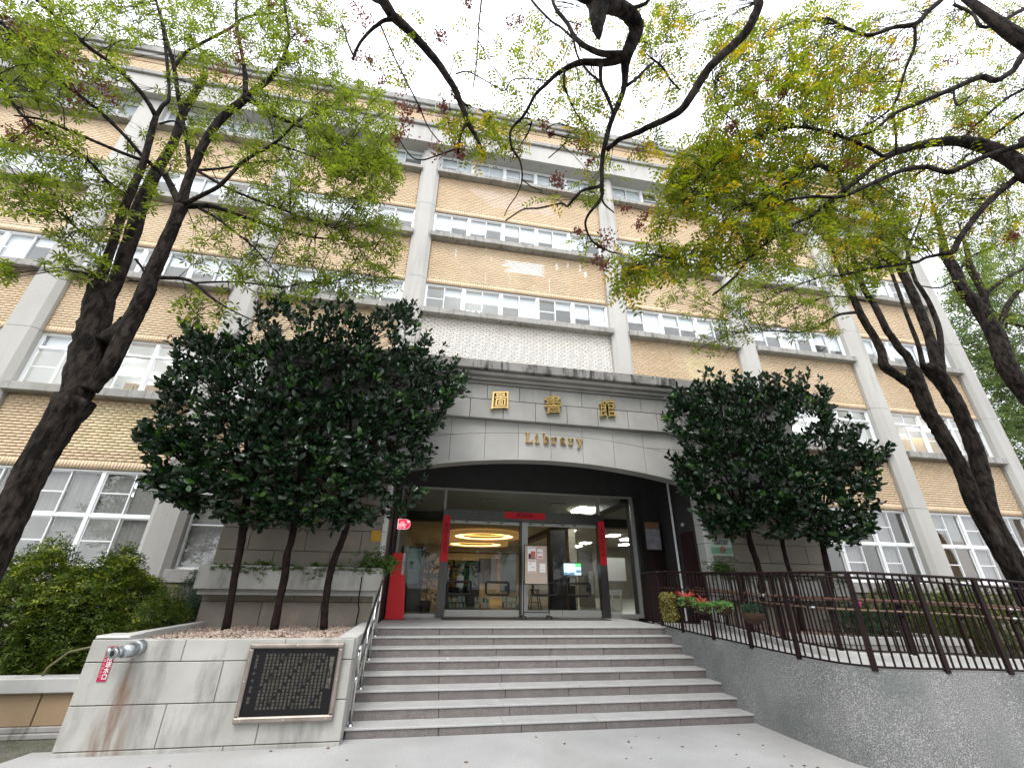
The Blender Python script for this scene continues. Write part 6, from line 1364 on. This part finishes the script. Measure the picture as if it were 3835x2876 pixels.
shrub('azalea_hedge', (11.8, 17.5, 11.2, 12.4, .5, 2.35), 2200, 'long loose hedge under the windows of the right wing', 'hedge', 87, M['leaf_h'], M['leaf_hy'], .08, .08, .36)
shrub('low_shrub', (8.9, 10.2, 8.6, 9.6, 1.1, 1.75), 420, 'dark narrow-leaved shrub in the right bed beside the outer ficus', 'bush', 88, M['leaf_s'], None, 0, .10, .16)
fl = MB()
c_ = ad(1851, 1303, 8.95)
for k in range(6):
    a = k * 1.047; fl.tube([tuple(c_), (c_[0] + .07 * math.cos(a), c_[1] - .03, c_[2] + .07 * math.sin(a))], [.012, .03], 5)
tag(fl.build('pink_flower', mat('pink_petal', (.60, .04, .22), rough=.5)), 'single pink azalea blossom among the hedge behind the railings', 'flower')
# ivy on the pier planters
def ivy(x0, x1, y, z, n, label, seed, bunch=None):
    q = np.random.default_rng(seed); T = thing('trailing_ivy', ((x0 + x1) / 2, y, z), label, 'plant', 'ivy trailing over the pier planters')
    x = q.uniform(x0, x1, n); c_ = np.clip(.5 + .5 * np.sin(x * 5 + seed) + .4 * np.sin(x * 13), .05, 1.3)
    P_ = np.stack([x, y + q.uniform(-.12, .12, n), z + q.uniform(-.03, .10, n) * c_ - (q.random(n) < .2) * q.random(n) * .22 * c_], 1); P_[:, 1] = np.where(P_[:, 2] < z, y - .16, P_[:, 1])
    if bunch is not None:
        bx_, r, k = bunch; B_ = np.array([bx_, y - .05, z + .12]) + q.normal(size=(k, 3)) * np.array([r, .1, .11]); P_ = np.vstack([P_, B_])
    pos, ax, nr, sz = whorls(P_, q, 4, .06)
    link('foliage', leafmesh('foliage', pos, ax, nr, sz, M['leaf_v'], 'oval', .75, .15), T)['kind'] = 'stuff'
    m = MB()
    for k in range(12): xx = q.uniform(x0, x1); m.tube([(xx, y, z - .05), (xx + .1, y - .1, z + .05), (xx + .15, y - .17, z - .1)], .005, 4)
    m.build('stems', M['twig'], T, kind='stuff')
ivy(XL + .2, OL - .1, 10.32, 2.25, 520, 'ivy trailing along the left pier planter, bushiest at the steps end', 31, (-1.0, .2, 260))
ivy(OR + .0, XR, 10.32, 2.25, 520, 'dark ivy along the right pier planter behind the railings', 32, (7.15, .2, 200))
# downpipe, socket and small weathered pipe on the left pier
m = MB(); m.tube([(-1.28, 10.10, 2.12), (-1.28, 10.10, 1.75), (-1.30, 10.3, 1.6), (-1.30, 10.56, 1.5), (-1.32, 10.56, 1.2)], .014, 6); tag(m.build('thin_pipe', M['iron']), 'thin dark pipe running down the left pier beside the handrail', 'pipe')
# hanging baskets on the outer railing
oi = np.cumsum(np.r_[0, np.linalg.norm(np.diff(oo, axis=0), axis=1)])
def basket(Y, z, r, label, seed, kind):
    k = np.argmin(abs(oo[:34, 1] - Y)); x = oo[k, 0] - .10
    q = np.random.default_rng(seed); T = thing('hanging_basket', (float(x), Y, z), label, 'flower basket', 'coir baskets hung on the ramp railing')
    m = MB(); m.lathe([(.001, -r * .85), (r * .45, -r * .78), (r * .8, -r * .45), (r, 0), (r * .9, .01), (.001, -.02)], (x, Y, z), 14); m.build('coir_bowl', M['coir'], T)
    m = MB(); m.tube([(x - r, Y, z), (x + .09, Y, z + .30), (x + r * .6, Y - r * .8, z)], .004, 4); m.tube([(x, Y + r, z), (x + .09, Y, z + .30)], .004, 4); m.build('hanger', M['black'], T)
    n = 60; a = q.uniform(0, 6.28, n); rr2 = np.sqrt(q.random(n)) * r
    if kind == 'thin': P_ = np.stack([x + rr2 * np.cos(a), Y + rr2 * np.sin(a), z + .03 + q.random(n) * .10], 1); data = whorls(P_, q, 4, .07); mt, w = M['leaf_s'], .14
    else: P_ = np.stack([x + rr2 * np.cos(a) * 1.1, Y + rr2 * np.sin(a) * 1.1, z + .02 + q.random(n) * .05 - (rr2 > r * .85) * q.random(n) * .12], 1); data = whorls(P_, q, 5, .045); mt, w = (M['lettuce'], .7)
    link('greenery', leafmesh('greenery', *data, mt, 'oval', w, .1), T)['kind'] = 'stuff'
    if kind == 'brom':
        for dx in (-.05, .06) if seed % 2 else (0,):
            pos, ax, nr, sz = whorls(np.array([[x, Y + dx * 2, z + .07]]), q, 11, .19, (0, 0, 2.5), .9); ax = unit(ax + np.array([0, 0, .7])); link('bromeliad', leafmesh('bromeliad', pos, ax, nr, sz, M['brom'], 'lance', .14, .25), T)
basket(9.04, 1.75, .155, 'coir basket with two red bromeliads nearest the entrance', 41, 'brom')
basket(8.52, 1.67, .16, 'second coir basket with one red bromeliad and trailing green', 42, 'brom')
basket(7.92, 1.70, .175, 'coir basket brimming with bright green succulents', 43, 'green')
basket(7.16, 1.63, .19, 'largest coir basket with thin grey-green sprigs, farthest from the door', 44, 'thin')
TV_ = thing('trailing_vine_pot', (5.38, 9.85, 1.6), 'curtain of yellowish trailing vine hanging on the railing by the top step', 'hanging plant')
q = np.random.default_rng(45); n = 330
P_ = np.stack([5.40 - q.random(n) * .10, 9.50 + q.random(n) * .62, 1.32 + q.random(n) ** .8 * .56], 1)
link('vine_leaves', leafmesh('vine_leaves', *whorls(P_, q, 4, .05), M['vine'], 'oval', .7, .15), TV_)['kind'] = 'stuff'
part('pot_box', M['coir'], TV_, (5.40, 5.46, 9.52, 10.1, 1.62, 1.84))
m = MB()
for k in range(14): yy = 9.52 + k * .045; m.tube([(5.38, yy, 1.85), (5.34, yy, 1.7), (5.35, yy + .02, 1.33)], .004, 4)
m.build('stems', M['twig'], TV_, kind='stuff')
# the plant behind the glass
qq = np.random.default_rng(46); P_ = np.array([.08, 13.6, 2.1]) + qq.normal(size=(70, 3)) * np.array([.16, .12, .38])
link('foliage', leafmesh('foliage', *whorls(P_, qq, 5, .12), M['leaf_s'], 'oval', .5, .1), DP)['kind'] = 'stuff'
m = MB(); m.tube([(.08, 13.6, 1.55), (.1, 13.6, 2.6)], .015, 6); m.build('stem', M['twig'], DP)
# litter on the ground and the steps
def litter_ground(q, n): x = q.uniform(-3, 7, n); y = q.uniform(4, 7.6, n); return np.stack([x, y, np.full(n, .034)], 1)
pebbles('scattered_debris', litter_ground, 85, 0, 9, M['deadleaf'], .012, .028, flat=.2)
m = MB(); m.lathe([(.001, 0), (.02, .004), (.022, .012), (.001, .018)], (.55, 9.35, .75), 7); tag(m.build('paper_scrap', M['paper']), 'tiny white scrap of paper lying on a middle step', 'litter')
# unseen trees added behind the viewer: they darken what the entrance glass mirrors
def rear_tree(x, y, h, r, label, seed):
    q = np.random.default_rng(seed); T = thing('unseen_tree', (x, y, 0), label, 'tree', 'unseen trees added opposite the entrance')
    c_ = curve([(x, y, -.05, .3), (x + .1, y, h * .3, .24), (x - .1, y, h * .6, .15), (x, y, h * .9, .06)]); m = MB(); m.tube(c_[:, :3], list(c_[:, 3]), 8); m.build('trunk', M['bark'], T)
    n = 2600; d = rnd_dir(n, q) * (q.random((n, 1)) ** .4) * np.array([r, r, h * .36]) * (1 + .2 * np.sin(q.random((n, 1)) * 9)); P_ = np.array([x, y, h * .62]) + d
    link('foliage', leafmesh('foliage', *whorls(P_, q, 4, .55), M['leaf_c'], 'flat', .45, .05), T)['kind'] = 'stuff'
for i, (x, y, h, r) in enumerate(((-14, -20, 13, 5.5), (-5, -22, 14, 6), (4, -21, 13, 5.5), (13, -22, 14, 6), (22, -19, 13, 5.5), (-22, -16, 12, 5))): rear_tree(x, y, h, r, ('second from left', 'third from left', 'fourth from left', 'fifth from left', 'rightmost', 'leftmost')[i] + ' of the unseen leafy trees added opposite the entrance', 500 + i)
